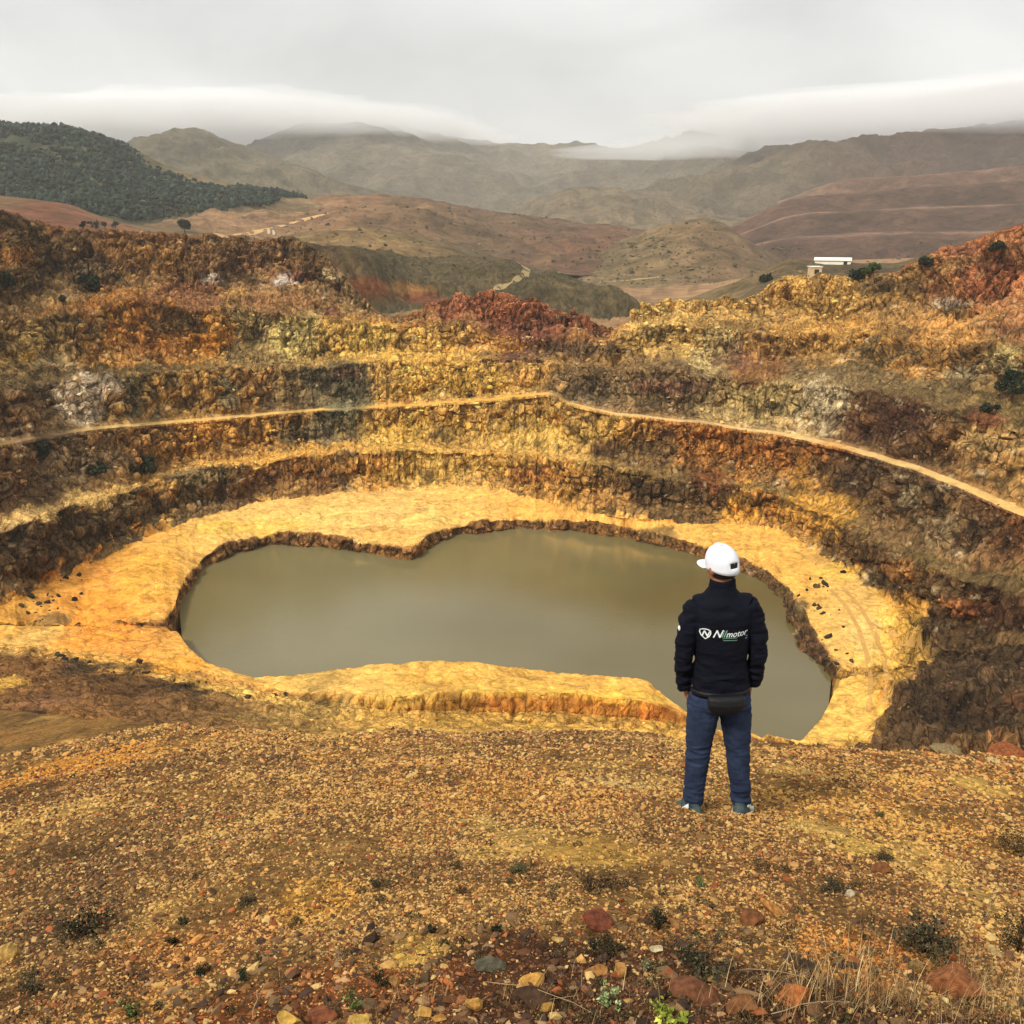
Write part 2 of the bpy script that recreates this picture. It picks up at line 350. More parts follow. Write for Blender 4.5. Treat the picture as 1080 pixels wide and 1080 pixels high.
#          rows, roughness amplitude (m), rk, ease
IV = {0: (70, 1.0, 1), 1: (80, .35, .75), 2: (14, .35, .9), 3: (10, .35, .8), 4: (34, .16, .4), 5: (5, .05, .6), 6: (4, .0, .3), 7: (4, .0, .3),
      8: (14, .7, 1), 9: (60, .09, .35), 10: (64, 1.2, 1), 11: (8, .25, .7), 12: (64, 1.3, 1), 13: (6, .04, .4), 14: (64, 1.2, 1), 15: (14, .5, .8),
      16: (64, 1.5, 1), 17: (10, .6, .9), 18: (90, 1.8, 1), 19: (12, 1.0, .8), 20: (16, 1.0, .6), 21: (24, 0, .5)}
SV = []
for i in range(NLAY - 1):
    n = IV[i][0]
    SV += [i + k / n for k in range(n)]
SV.append(NLAY - 1.0); SV = np.array(SV); NR = len(SV)
i0 = np.minimum(SV.astype(int), NLAY - 2); fr = SV - i0
f3 = fr[:, None]
wall = np.isin(i0, [10, 12, 14, 16, 18])[:, None]
pz_ = np.zeros((1, NC, 3)); pz_[0, :, 0] = PXC
vs = np.zeros((NR, NC)); vs[:] = .06
for k_ in (10, 12, 14, 16, 18):
    vs[i0 == k_] = np.clip(.08 + .75 * (fbm(pz_ + np.array([0, k_ * 9.1, 0]), 42, 4, 800 + k_) - .28), .04, .62)
fs_ = np.clip(vs * 2.0, .1, .78)          # horizontal share of the scree
F = np.where(f3 < vs, f3 / vs * fs_, fs_ + (1 - fs_) * (f3 - vs) / (1 - vs))
F = np.where(wall, F, f3)
D = LD[i0] * (1 - F) + LD[i0 + 1] * F
D[i0 == 21] = np.exp(np.log(LD[21]) * (1 - f3[i0 == 21]) + np.log(LD[22]) * f3[i0 == 21])
Z = LZ[i0] * (1 - f3) + LZ[i0 + 1] * f3
SCREE = wall * (1 - sstep(-.06, .06, f3 - vs))
A = np.array([IV[k][1] for k in range(22)] + [0.0]); RKv = np.array([IV[k][2] for k in range(22)] + [0.5])
ker = np.ones(9) / 9
amp = np.convolve(np.pad(A[i0], 4, mode='edge'), ker, 'valid')[:, None]
amp = amp * np.where(np.abs(SV - 13.5) < .55, .12, 1.0)[:, None] * (1 - .6 * SCREE) * (1 - .55 * sstep(18.6, 19, SV[:, None]))
rgt_ = sstep(925, 975, PXC)[None] * (SV[:, None] < 10) * (SV[:, None] > .05)
amp = amp * (1 - rgt_) + 1.2 * rgt_
rkr = np.convolve(np.pad(RKv[i0], 2, mode='edge'), np.ones(5) / 5, 'valid')[:, None] * np.ones((1, NC))
rkr = np.maximum(rkr * (1 - .35 * SCREE), rgt_); near = np.minimum(1.0, sstep(0, 40, D - 50) + 0.4) * sstep(0, 20, D - 22)
P = np.stack([D * np.sin(AZC)[None], D * np.cos(AZC)[None], Z], -1)

def normals(P):
    a = np.gradient(P, axis=1); b_ = np.gradient(P, axis=0)
    n = np.cross(a, b_); n /= np.linalg.norm(n, axis=-1, keepdims=True) + 1e-9
    return n * np.where(n[..., 2:3] < 0, -1, 1)

Nn = normals(P)
for k in range(2):
    Nn = (Nn + np.roll(Nn, 1, 0) + np.roll(Nn, -1, 0) + np.roll(Nn, 3, 1) + np.roll(Nn, -3, 1)) / 5
wx = P + 2.5 * (np.stack([fbm(P, 9, 3, 101), fbm(P, 9, 3, 102), fbm(P, 9, 3, 103)], -1) - .5)
disp = 1.2 * (ridged(wx, 9.0, 3, 40, 2.4) - .6) + 1.3 * (ridged(wx, 3.4, 3, 41, 3.2) - .6) + .4 * (fbm(wx, 1.1, 3, 42) - .5)
disp = disp + 0.5 * (ridged(wx * np.array([.35, .35, 1.6]), 3.0, 3, 43) - .6)
wr_ = np.where(amp.max(1) > .28)[0]
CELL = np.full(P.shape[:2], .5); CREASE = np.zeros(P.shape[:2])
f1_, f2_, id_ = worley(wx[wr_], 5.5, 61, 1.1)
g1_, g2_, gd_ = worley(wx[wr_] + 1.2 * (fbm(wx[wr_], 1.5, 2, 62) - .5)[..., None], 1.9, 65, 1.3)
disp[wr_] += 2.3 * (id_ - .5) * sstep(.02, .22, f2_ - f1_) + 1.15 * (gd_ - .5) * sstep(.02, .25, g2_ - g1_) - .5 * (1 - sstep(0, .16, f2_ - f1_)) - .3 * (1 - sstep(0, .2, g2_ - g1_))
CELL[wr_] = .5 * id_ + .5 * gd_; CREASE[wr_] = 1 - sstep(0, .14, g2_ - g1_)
P = P + Nn * (disp * amp * near)[..., None]
# never lift the shore or bank into the water line
# ---- colours of the pit by band (sRGB as it would look in flat light)
G1 = (208, 156, 74); G2 = (218, 172, 94); OR = (194, 130, 56); OL = (104, 84, 48); BR = (96, 66, 38); DK = (74, 57, 37); RD = (140, 84, 58); PALE = (196, 172, 128); GR = (96, 90, 66)
GB = (170, 124, 62); YW = (206, 162, 84)
band = {
    0: [(-760, BR), (1840, BR)],
    1: [(-760, OL), (0, (112, 78, 42)), (150, (104, 74, 42)), (300, (134, 104, 56)), (400, (190, 148, 72)), (700, (206, 160, 74)), (860, BR), (1000, DK), (1840, DK)],
    2: [(-760, OL), (0, (150, 112, 58)), (250, (190, 150, 76)), (400, (200, 156, 76)), (860, G1), (940, YW), (1000, BR), (1080, DK), (1840, DK)],
    3: [(-760, OL), (0, G1), (300, GB), (400, (186, 138, 62)), (560, (160, 108, 46)), (700, (168, 112, 44)), (760, G1), (940, YW), (1000, DK), (1840, DK)],
    4: [(-760, OL), (0, G1), (120, OR), (230, G1), (330, (184, 146, 76)), (440, (196, 150, 70)), (700, G1), (880, YW), (940, G1), (1000, DK), (1840, DK)],
    5: [(-760, OL), (0, G1), (180, OR), (400, (150, 122, 70)), (880, BR), (892, G1), (975, G1), (1000, DK), (1840, DK)],
    6: [(-760, OL), (0, G1), (180, BR), (880, BR), (892, G1), (975, G1), (1000, DK), (1840, DK)],
    7: [(-760, OL), (0, G1), (180, BR), (880, BR), (892, G1), (975, G1), (1000, DK), (1840, DK)],
    8: [(-760, OL), (0, G1), (180, (142, 96, 50)), (300, (116, 80, 46)), (430, (150, 104, 56)), (540, (120, 82, 46)), (660, (146, 102, 54)), (760, (116, 78, 44)), (830, (84, 64, 40)), (880, BR), (892, G1), (975, G1), (1000, DK), (1840, DK)],
    9: [(-760, OL), (0, (196, 142, 62)), (100, OR), (170, G1), (240, G2), (400, G2), (600, (222, 170, 84)), (840, G1), (900, G2), (960, (222, 174, 78)), (1000, DK), (1840, DK)],
    10: [(-760, DK), (0, DK), (120, (72, 60, 38)), (220, (84, 68, 42)), (270, BR), (320, (136, 92, 44)), (380, YW), (500, YW), (600, (180, 130, 60)), (660, (110, 84, 46)), (740, DK), (800, (170, 116, 48)), (850, (150, 104, 44)), (890, (90, 66, 38)), (1000, DK), (1840, DK)],
    11: [(-760, OL), (0, (168, 136, 82)), (100, (182, 148, 86)), (260, G1), (560, (196, 152, 76)), (700, OL), (900, OL), (1840, DK)],
    12: [(-760, BR), (0, BR), (80, (96, 78, 52)), (160, (150, 108, 56)), (210, (178, 124, 50)), (300, (170, 122, 56)), (330, GR), (370, GR), (400, YW), (500, YW), (640, (188, 146, 72)), (690, (150, 98, 44)), (750, (164, 104, 44)), (800, (156, 108, 52)), (860, BR), (940, (84, 66, 44)), (1010, (112, 86, 56)), (1080, (110, 66, 36)), (1840, DK)],
    13: [(-760, OL), (0, OL), (60, (110, 90, 54)), (130, (172, 142, 86)), (300, (186, 148, 84)), (380, G1), (560, G1), (620, (176, 142, 90)), (760, (188, 156, 104)), (1080, (206, 168, 100)), (1840, (180, 150, 90))],
    14: [(-760, BR), (0, BR), (90, (110, 92, 66)), (130, (150, 118, 70)), (200, (156, 116, 54)), (290, (150, 112, 60)), (330, (86, 82, 60)), (385, (82, 78, 56)), (400, YW), (520, YW), (580, (170, 130, 70)), (600, (112, 90, 58)), (700, (104, 82, 54)), (760, (150, 124, 78)), (850, (166, 142, 96)), (885, (90, 62, 38)), (960, (76, 52, 34)), (1010, (110, 78, 44)), (1080, (160, 122, 66)), (1840, BR)],
    15: [(-760, OL), (0, (84, 68, 42)), (140, OL), (330, (150, 120, 66)), (560, (150, 112, 62)), (640, (110, 84, 52)), (800, (112, 92, 60)), (1000, OL), (1840, OL)],
    16: [(-760, BR), (0, (140, 112, 64)), (60, (138, 112, 64)), (120, (110, 86, 50)), (140, (168, 116, 52)), (190, (168, 118, 54)), (250, (166, 122, 56)), (262, (140, 120, 74)), (320, (172, 150, 88)), (345, (196, 156, 80)), (400, (214, 176, 88)), (460, YW), (560, (180, 128, 58)), (600, (130, 96, 52)), (640, (150, 116, 64)), (680, (176, 140, 78)), (720, (168, 128, 68)), (800, (150, 110, 58)), (860, (152, 116, 60)), (960, (168, 116, 52)), (1000, (120, 92, 54)), (1080, (130, 108, 66)), (1840, BR)],
    17: [(-760, OL), (0, (100, 78, 46)), (140, (150, 98, 44)), (300, (150, 116, 62)), (420, (150, 108, 54)), (560, (130, 84, 46)), (700, (176, 138, 74)), (900, (160, 118, 58)), (1000, (120, 88, 50)), (1840, BR)],
    18: [(-760, (84, 64, 40)), (0, (92, 68, 40)), (60, (84, 66, 40)), (120, (88, 68, 42)), (150, (128, 90, 50)), (190, (112, 78, 44)), (260, (104, 76, 46)), (300, (120, 84, 54)), (360, (104, 82, 52)), (405, (112, 84, 52)), (450, (150, 104, 56)), (470, RD), (520, (130, 70, 44)), (620, (118, 66, 44)), (655, (110, 74, 46)), (668, YW), (720, (186, 146, 78)), (800, (176, 136, 70)), (860, (170, 130, 66)), (910, (150, 112, 60)), (950, (130, 96, 54)), (1000, (140, 92, 58)), (1040, (150, 94, 58)), (1080, (140, 88, 56)), (1840, (116, 84, 56))],
    19: [(-760, OL), (60, (98, 66, 40)), (200, (110, 72, 44)), (330, (92, 76, 50)), (450, RD), (640, RD), (700, (150, 116, 64)), (850, OL), (1000, (150, 82, 44)), (1840, BR)],
    20: [(-760, OL), (200, (128, 96, 62)), (360, (110, 88, 58)), (700, (120, 92, 62)), (900, (112, 88, 58)), (1840, OL)],
    21: [(-760, OL), (200, (140, 112, 76)), (500, (124, 98, 68)), (900, (124, 96, 66)), (1840, OL)],
}
TABC = np.zeros((22, len(PX), 3))
for k, v in band.items():
    xs = [a for a, _ in v]; cs = np.array([c for _, c in v], float)
    for j in range(3): TABC[k, :, j] = np.interp(PX, xs, cs[:, j])
TABC = lin(TABC)

w1 = fbm(P, 14, 4, 201) - .5; w2 = fbm(P, 5, 4, 202) - .5; w3 = fbm(P, 4, 4, 203, .5) - .5
wallrow = (np.convolve(np.isin(i0, [0, 8, 10, 12, 14, 16, 18]).astype(float), np.ones(7) / 7, 'same'))[:, None]
sw = SV[:, None] + (w3 * 1.1 + w2 * .5) * wallrow
sw = np.where(np.isin(i0, [13])[:, None], SV[:, None], sw)
sw = np.clip(sw, np.where(SV[:, None] >= 14, 14.001, 0), np.where(SV[:, None] < 13, 12.999, 99))
kb = np.clip(sw, 0, 21.999).astype(int)
pxw = PXC[None] + w1 * 60 + w2 * 45
ci = np.clip((pxw - PX[0]).astype(int), 0, len(PX) - 1)
C = TABC[kb, ci]

C = C * (1 - .35 * SCREE[..., None]) + lin((124, 98, 60)) * .35 * SCREE[..., None]
bch = (np.isin(i0, [15, 17])[:, None] * sstep(.46, .60, fbm(P, 14, 4, 811)) * .5)[..., None]
C = C * (1 - bch) + lin((104, 84, 52)) * bch
C = C * (1 - .16 * wallrow[..., None]) + lin((150, 114, 64)) * .16 * wallrow[..., None]
# patches: mineral stains and scree with a real place and size on the faces
cp, sp = math.cos(PITCH), math.sin(PITCH)
def project(P):
    dep = P[..., 1] * cp - P[..., 2] * sp
    up = P[..., 1] * sp + P[..., 2] * cp
    return 540 + 1080 * P[..., 0] / dep, 540 - 1080 * up / dep, dep
QX, QY, QD = project(P)
def patch(px, py, rx, ry, col, soft=.35, strength=1.0, C=C, P=P, QX=QX, QY=QY):
    near_ = (np.abs(QX - px) < 2.5) & (np.abs(QY - py) < 3.0)
    idx = np.argwhere(near_)
    if len(idx) == 0: return
    ds = np.hypot(P[idx[:, 0], idx[:, 1], 0], P[idx[:, 0], idx[:, 1], 1]); c = P[tuple(idx[np.argmin(ds)])]
    v = c / np.linalg.norm(c); h = np.cross(v, [0, 0, 1.0]); h /= np.linalg.norm(h); u = np.cross(h, v)
    s = (c[1] * cp - c[2] * sp) / 1080
    w = P - c
    a = (w @ h) / (rx * s); b_ = (w @ u) / (ry * s); e = (w @ v) / (3.5 * max(rx, ry) * s)
    r_ = np.sqrt(a * a + b_ * b_ + e * e)
    m = r_ < 2.8
    if not m.any(): return
    q = r_[m] + (1.1 * (CELL[m] - .5) if P.shape[:2] == CELL.shape else 0) + 2.0 * (fbm(P[m], max(rx, ry) * s * .8, 6, int(px) % 97 + 300, gain=.6) - .5)
    k = (1 - sstep(1 - soft, 1 + soft, q))[:, None] * strength * .85
    C[m] = C[m] * (1 - k) + lin(col) * k

PATCHES = [
    (430, 290, 30, 14, (176, 126, 68)), (445, 305, 28, 8, (140, 84, 54)),
    (150, 340, 26, 26, (180, 122, 58)), (180, 365, 30, 16, (170, 116, 56)), (215, 360, 32, 18, (186, 126, 50)), (310, 350, 34, 24, (176, 156, 92)), (270, 352, 10, 18, (124, 104, 66)),
    (190, 335, 22, 14, (104, 84, 50)), (25, 375, 40, 8, (176, 142, 76)), (60, 378, 20, 10, (166, 140, 96)), (95, 415, 34, 18, (178, 158, 130)), (85, 430, 18, 14, (170, 150, 120)),
    (365, 410, 20, 34, (88, 80, 54)), (360, 430, 16, 14, (106, 98, 68)), (370, 390, 24, 6, (90, 60, 42)), (150, 420, 14, 24, (84, 78, 52)), (240, 415, 14, 18, (110, 100, 70)),
    (60, 465, 40, 18, (112, 88, 60)), (100, 485, 46, 12, (150, 124, 88)), (20, 520, 50, 16, (88, 66, 42)), (165, 515, 24, 16, (160, 116, 60)), (210, 500, 36, 8, (124, 104, 66)),
    (305, 290, 22, 7, (104, 58, 46)), (303, 292, 12, 6, (214, 200, 180)), (222, 292, 10, 6, (196, 176, 150)), (345, 288, 14, 6, (196, 168, 120)), (350, 325, 8, 10, (104, 58, 44)),
    (170, 270, 30, 16, (150, 110, 60)), (200, 310, 44, 12, (124, 82, 52)), (90, 285, 50, 16, (76, 60, 38)), (20, 268, 26, 12, (138, 94, 46)), (300, 315, 60, 12, (130, 92, 56)),
    (385, 360, 34, 18, (214, 176, 86)), (440, 370, 60, 12, (200, 156, 74)), (520, 398, 20, 10, (120, 78, 44)), (556, 352, 50, 24, (112, 66, 46)), (500, 360, 26, 10, (180, 130, 62)),
    (600, 365, 44, 10, (98, 76, 50)), (480, 400, 70, 14, (204, 162, 76)), (430, 455, 50, 22, (206, 164, 76)), (560, 455, 70, 20, (204, 166, 84)), (640, 470, 30, 8, (92, 62, 40)), (690, 478, 28, 20, (96, 74, 44)),
    (400, 495, 30, 14, (190, 128, 52)), (470, 490, 60, 12, (208, 168, 84)), (560, 500, 30, 8, (170, 116, 58)), (340, 500, 24, 12, (140, 100, 56)), (640, 520, 30, 8, (176, 128, 66)),
    (690, 520, 34, 12, (70, 52, 32)), (750, 505, 26, 14, (110, 66, 34)), (790, 540, 20, 22, (190, 140, 58)), (860, 540, 36, 22, (186, 138, 58)), (770, 470, 50, 12, (160, 108, 50)), (840, 478, 60, 16, (150, 96, 42)), (850, 500, 26, 14, (160, 116, 52)),
    (910, 500, 50, 18, (84, 64, 42)), (1000, 565, 34, 16, (140, 118, 82)), (960, 520, 14, 10, (150, 130, 92)), (940, 560, 30, 22, (110, 84, 52)), (1040, 570, 30, 24, (88, 62, 38)), (1020, 640, 34, 16, (132, 78, 40)), (1000, 640, 14, 10, (170, 110, 60)),
    (925, 608, 24, 10, (70, 60, 42)), (990, 660, 44, 18, (60, 44, 28)), (1050, 640, 30, 18, (72, 46, 28)), (1060, 778, 16, 9, (140, 88, 54)), (1035, 745, 16, 7, (120, 84, 54)), (1070, 735, 14, 10, (104, 70, 44)), (980, 770, 16, 6, (96, 72, 46)), (1045, 705, 18, 6, (110, 80, 52)), (1005, 720, 14, 5, (104, 76, 50)), (1010, 745, 60, 24, (56, 42, 28)), (1005, 770, 18, 6, (130, 100, 64)),
    (620, 410, 44, 12, (110, 90, 62)), (700, 415, 60, 14, (118, 96, 62)), (860, 425, 30, 22, (186, 166, 126)), (800, 420, 44, 22, (164, 140, 86)), (760, 430, 24, 14, (150, 126, 80)), (720, 405, 44, 8, (112, 78, 56)),
    (940, 440, 44, 18, (70, 44, 30)), (900, 450, 20, 16, (80, 56, 36)), (1035, 440, 20, 12, (110, 66, 40)), (1050, 465, 40, 12, (186, 150, 92)), (1010, 400, 26, 12, (100, 82, 52)), (1015, 390, 20, 7, (170, 148, 104)), (1065, 385, 26, 14, (110, 98, 64)), (1060, 370, 22, 10, (168, 148, 92)),
    (790, 385, 34, 14, (124, 84, 46)), (755, 368, 26, 22, (172, 150, 98)), (780, 375, 18, 14, (116, 82, 56)), (880, 350, 50, 16, (176, 132, 66)), (1010, 350, 44, 30, (178, 130, 68)), (985, 370, 30, 20, (176, 130, 70)), (930, 372, 40, 14, (110, 88, 52)),
    (700, 350, 44, 24, (190, 152, 82)), (680, 340, 20, 18, (186, 150, 84)), (820, 300, 50, 16, (180, 138, 72)), (870, 305, 50, 14, (190, 146, 76)), (1040, 290, 50, 18, (152, 92, 56)), (990, 305, 24, 8, (156, 104, 64)), (1000, 320, 16, 5, (190, 170, 140)), (930, 300, 40, 12, (110, 88, 56)), (1010, 262, 60, 6, (140, 88, 56)),
    # shore
    (110, 640, 50, 30, (206, 136, 50)), (150, 600, 40, 20, (216, 156, 62)), (55, 650, 14, 8, (140, 108, 60)), (25, 675, 40, 10, (190, 150, 80)), (180, 700, 50, 8, (212, 148, 56)), (110, 668, 40, 10, (200, 130, 48)),
    (75, 698, 22, 6, DK), (145, 702, 16, 6, DK), (190, 722, 24, 5, DK), (215, 728, 14, 4, DK), (95, 702, 30, 4, DK), (118, 712, 26, 4, (80, 60, 34)),
    (400, 540, 50, 12, (206, 162, 92)), (330, 545, 60, 10, (234, 196, 108)), (250, 555, 50, 10, (228, 182, 84)), (560, 535, 50, 10, (218, 160, 76)), (400, 560, 30, 6, (196, 144, 72)), (450, 545, 26, 8, (236, 196, 106)), (690, 560, 20, 6, (112, 88, 50)),
    (846, 640, 8, 16, (110, 90, 56)), (885, 600, 20, 8, (220, 176, 80)), (858, 684, 14, 12, (84, 60, 38)), (872, 700, 12, 9, (70, 54, 34)), (872, 742, 14, 24, (92, 60, 34)), (945, 600, 26, 14, (150, 104, 54)), (960, 640, 30, 12, (200, 146, 66)),
    (940, 690, 34, 16, (214, 168, 82)), (912, 665, 14, 26, (220, 180, 104)), (900, 740, 30, 30, (220, 172, 84)), (880, 770, 30, 12, (210, 166, 80)),
    (450, 715, 40, 8, (176, 132, 58)), (430, 735, 50, 12, (214, 174, 84)), (560, 725, 70, 7, (224, 176, 80)), (640, 730, 50, 7, (228, 178, 76)), (330, 745, 50, 12, (140, 112, 60)), (525, 742, 16, 6, (150, 96, 44)), (690, 750, 26, 7, (150, 92, 38)),
    (60, 765, 60, 14, (160, 112, 52)), (10, 718, 16, 6, (206, 160, 70)), (40, 740, 60, 8, (112, 78, 50)), (25, 750, 16, 5, (60, 44, 28)),
]
for p_ in PATCHES: patch(*p_)
# erosion runnels, thin mineral seams: wandering colour at a few metres
vv = ridged(P, 6, 4, 401, 1.6); C *= (0.72 + 0.5 * sstep(.35, .75, vv))[..., None]
C *= (0.74 + .5 * CELL)[..., None] * (1 - .70 * CREASE * wallrow)[..., None]  # random tone per rock cell; crevice shade painted into the creases
speck = sstep(.70, .80, fbm(P, 2.2, 3, 402, .6)) * wallrow * .55
C = C * (1 - speck[..., None]) + lin((190, 168, 128)) * speck[..., None] * 1.0
dks = sstep(.60, .72, fbm(P, 4.5, 4, 403, .5)) * wallrow * .6
C = C * (1 - dks[..., None]) + lin((52, 42, 26)) * dks[..., None]
ALB = 1.12
C = np.maximum(cap_albedo(C * 1.3, .72), 0.004)

def strip(name, a, b_, mat):
    r0 = int(np.argmin(np.abs(SV - a))); r1 = int(np.argmin(np.abs(SV - b_)))
    sub = P[r0:r1 + 1]; nr = sub.shape[0]
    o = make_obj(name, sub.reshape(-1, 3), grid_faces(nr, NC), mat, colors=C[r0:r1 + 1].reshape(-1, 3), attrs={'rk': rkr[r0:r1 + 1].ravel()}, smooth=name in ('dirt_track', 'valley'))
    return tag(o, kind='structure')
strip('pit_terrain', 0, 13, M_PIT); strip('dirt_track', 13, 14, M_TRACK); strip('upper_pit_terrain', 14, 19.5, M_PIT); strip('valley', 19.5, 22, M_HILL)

# lake surface
wd0 = LD[5] + .3; wd1 = LD[9]
cols = np.where((PXC > 180) & (PXC < 892))[0]
rows_ = np.linspace(0, 1, 20)[:, None]
wdv = wd0[cols][None] * (1 - rows_) + wd1[cols][None] * rows_
W = np.stack([wdv * np.sin(AZC[cols]), wdv * np.cos(AZC[cols]), np.full_like(wdv, -60.0)], -1)
tag(make_obj('lake_water', W.reshape(-1, 3), grid_faces(20, len(cols)), M_WATER), kind='structure')

# ------------------------------------------------------------------ hills and mountains
HC = 700
def hill(name, crest, foot, cols, amp, rows=60, seed=0, back=1.5, steps=None, mat=None, gull=1.0, cpatch=()):
    """crest [(px, py, distance)], foot [(px, distance, z)], colours [(px, rgb)]; optional steps (terraces)"""
    a = np.array(crest, float); x0, x1 = a[0, 0], a[-1, 0]
    pxs = np.linspace(x0, x1, HC if x1 - x0 > 500 else 420)
    py = np.interp(pxs, a[:, 0], a[:, 1]); dc = np.interp(pxs, a[:, 0], a[:, 2])
    sm = 6; k = np.exp(-0.5 * (np.arange(-3 * sm, 3 * sm + 1) / sm) ** 2); k /= k.sum()
    py = np.convolve(np.pad(py, 3 * sm, mode='edge'), k, 'valid')
    az, t = ray(pxs, py); zc = dc * t
    f = np.array(foot, float); df = np.interp(pxs, f[:, 0], f[:, 1]); zf = np.interp(pxs, f[:, 0], f[:, 2]) - 7
    v = np.linspace(0, back, rows)[:, None]
    dd = df + (dc - df) * v
    shape = np.where(v <= 1, np.sin(np.clip(v, 0, 1) * np.pi / 2) ** 1.15, np.cos((v - 1) * np.pi / 2 / max(back - 1, .01)) )
    zz = zf + (zc - zf) * shape
    if steps:
        q = np.clip(v, 0, 1) * steps; fl = np.floor(q); e = sstep(.0, .62, q - fl)
        sv = (fl + e) / steps; sv = np.where(v > 1, shape, sv); zz = zf + (zc - zf) * (sv * .85 + shape * .15)
    Q = np.stack([dd * np.sin(az), dd * np.cos(az), zz], -1)
    rel = np.abs(zc - zf) + 4
    S = float(np.median(dc) - np.median(df))
    Qw = Q.copy(); Qw[..., 2] = 0
    Qw = Qw + S * .15 * (np.stack([fbm(Qw, S * .5, 3, seed + 1), fbm(Qw, S * .5, 3, seed + 2), 0 * Qw[..., 0]], -1) - .5)
    g = ridged(Qw, S * .42, 6, seed + 3) - .62
    edge = np.clip(v * 4, 0, 1) * (0.35 + .65 * (1 - np.exp(-((v - 1) / .25) ** 2)))
    Q[..., 2] += g * amp * 1.5 * edge * gull
    Q[..., 2] += (ridged(Qw, S * .07, 4, seed + 4) - .6) * amp * .3
    cs = np.array([c for _, c in cols], float) * .70 + np.array([116, 106, 82]) * .27; xs = [c for c, _ in cols]
    wv = (fbm(Qw, S * .3, 4, seed + 5) - .5) * (x1 - x0) * .35
    Cc = np.stack([np.interp(pxs[None] + wv, xs, cs[:, j]) for j in range(3)], -1); Cc = lin(Cc)
    Cc *= (0.50 + .95 * fbm(Qw, S * .10, 6, seed + 6, gain=.65))[..., None]
    veg = sstep(.5, .62, fbm(Qw, S * .06, 5, seed + 8)) * .55
    Cc = Cc * (1 - veg[..., None]) + (Cc * .55 * np.array([.9, 1.0, .85])) * veg[..., None]
    if steps:
        ledge = np.exp(-((q - fl - .72) / .12) ** 2)
        Cc = Cc * (1 + 1.5 * ledge[..., None] * (v[..., None] < 1))
    hx, hy, _ = project(Q)
    for p_ in cpatch: patch(*p_, C=Cc, P=Q, QX=hx, QY=hy)
    o = make_obj(name, Q.reshape(-1, 3), grid_faces(rows, len(pxs)), mat or M_HILL, colors=np.clip(Cc * .76, .004, .9).reshape(-1, 3), attrs={'rk': np.full(Q.shape[0] * Q.shape[1], .7)})
    tag(o, kind='structure')
    return Q, pxs, o

FG_ = (74, 84, 58)
QA, pxA, hillA = hill('hill', [(-700, 110, 1500), (-300, 118, 1500), (-100, 130, 1450), (0, 141, 1400), (50, 144, 1350), (90, 147, 1300), (112, 155, 1280), (135, 163, 1250), (180, 181, 1180), (215, 193, 1120), (250, 199, 1050), (290, 204, 1000), (330, 212, 960), (380, 232, 900)],
     [(-700, 640, -6), (100, 640, -8), (380, 800, -22)], [(-700, FG_), (120, FG_), (200, (110, 100, 66)), (380, (150, 120, 80))], 22, rows=110, seed=11)
hill('hill', [(20, 205, 2300), (90, 180, 2250), (140, 158, 2200), (180, 150, 2200), (220, 151, 2200), (260, 161, 2150), (300, 172, 2100), (350, 195, 2000), (430, 225, 1900)],
     [(20, 1300, -20), (430, 1300, -28)], [(20, (98, 94, 72)), (430, (124, 110, 80))], 60, rows=90, seed=23)
hill('mountains', [(-760, 170, 4200), (0, 190, 4000), (150, 190, 3900), (240, 178, 3800), (275, 168, 3700), (300, 157, 3600), (330, 147, 3600), (380, 140, 3600), (430, 143, 3600), (470, 153, 3600), (510, 163, 3650), (555, 168, 3700), (595, 163, 3700), (640, 173, 3700), (690, 169, 3600), (740, 157, 3500), (800, 150, 3400), (900, 150, 3400), (1100, 150, 3400), (1840, 140, 3400)],
     [(-760, 2200, -40), (1840, 2000, -38)], [(-760, (120, 110, 86)), (600, (124, 112, 88)), (1840, (120, 100, 78))], 150, rows=150, seed=31, back=1.3)
hill('mountains', [(640, 245, 2000), (700, 205, 2100), (760, 178, 2250), (820, 160, 2350), (900, 150, 2400), (1000, 143, 2400), (1100, 137, 2400), (1400, 120, 2400), (1840, 105, 2400)],
     [(640, 1500, -35), (1840, 1350, -20)], [(640, (112, 100, 76)), (800, (100, 84, 62)), (900, (92, 68, 52)), (1840, (90, 66, 50))], 90, rows=130, seed=37, back=1.3)
hill('spoil_heap', [(735, 256, 1180), (770, 240, 1190), (800, 226, 1200), (830, 212, 1200), (860, 207, 1210), (960, 200, 1240), (1080, 192, 1260), (1500, 170, 1300), (1840, 150, 1300)],
     [(735, 900, -32), (1840, 860, -26)], [(735, (124, 88, 68)), (800, (122, 80, 60)), (850, (98, 66, 52)), (950, (94, 64, 50)), (1840, (80, 60, 48))], 5, rows=110, seed=41, steps=3, back=1.6)
hill('spoil_heap', [(820, 214, 1500), (870, 196, 1520), (900, 190, 1540), (1000, 184, 1560), (1080, 176, 1560), (1500, 155, 1600), (1840, 140, 1600)],
     [(820, 1280, 2), (1840, 1320, 8)], [(820, (140, 104, 78)), (900, (116, 78, 58)), (1840, (110, 70, 52))], 6, rows=70, seed=43, steps=2, back=1.6)
hill('hill', [(520, 238, 1900), (560, 216, 1880), (600, 200, 1850), (640, 199, 1850), (690, 205, 1850), (730, 213, 1900), (770, 226, 1900), (820, 245, 1900)],
     [(520, 1350, -34), (820, 1350, -34)], [(520, (134, 116, 84)), (700, (140, 120, 88)), (820, (124, 104, 76))], 40, rows=80, seed=47)
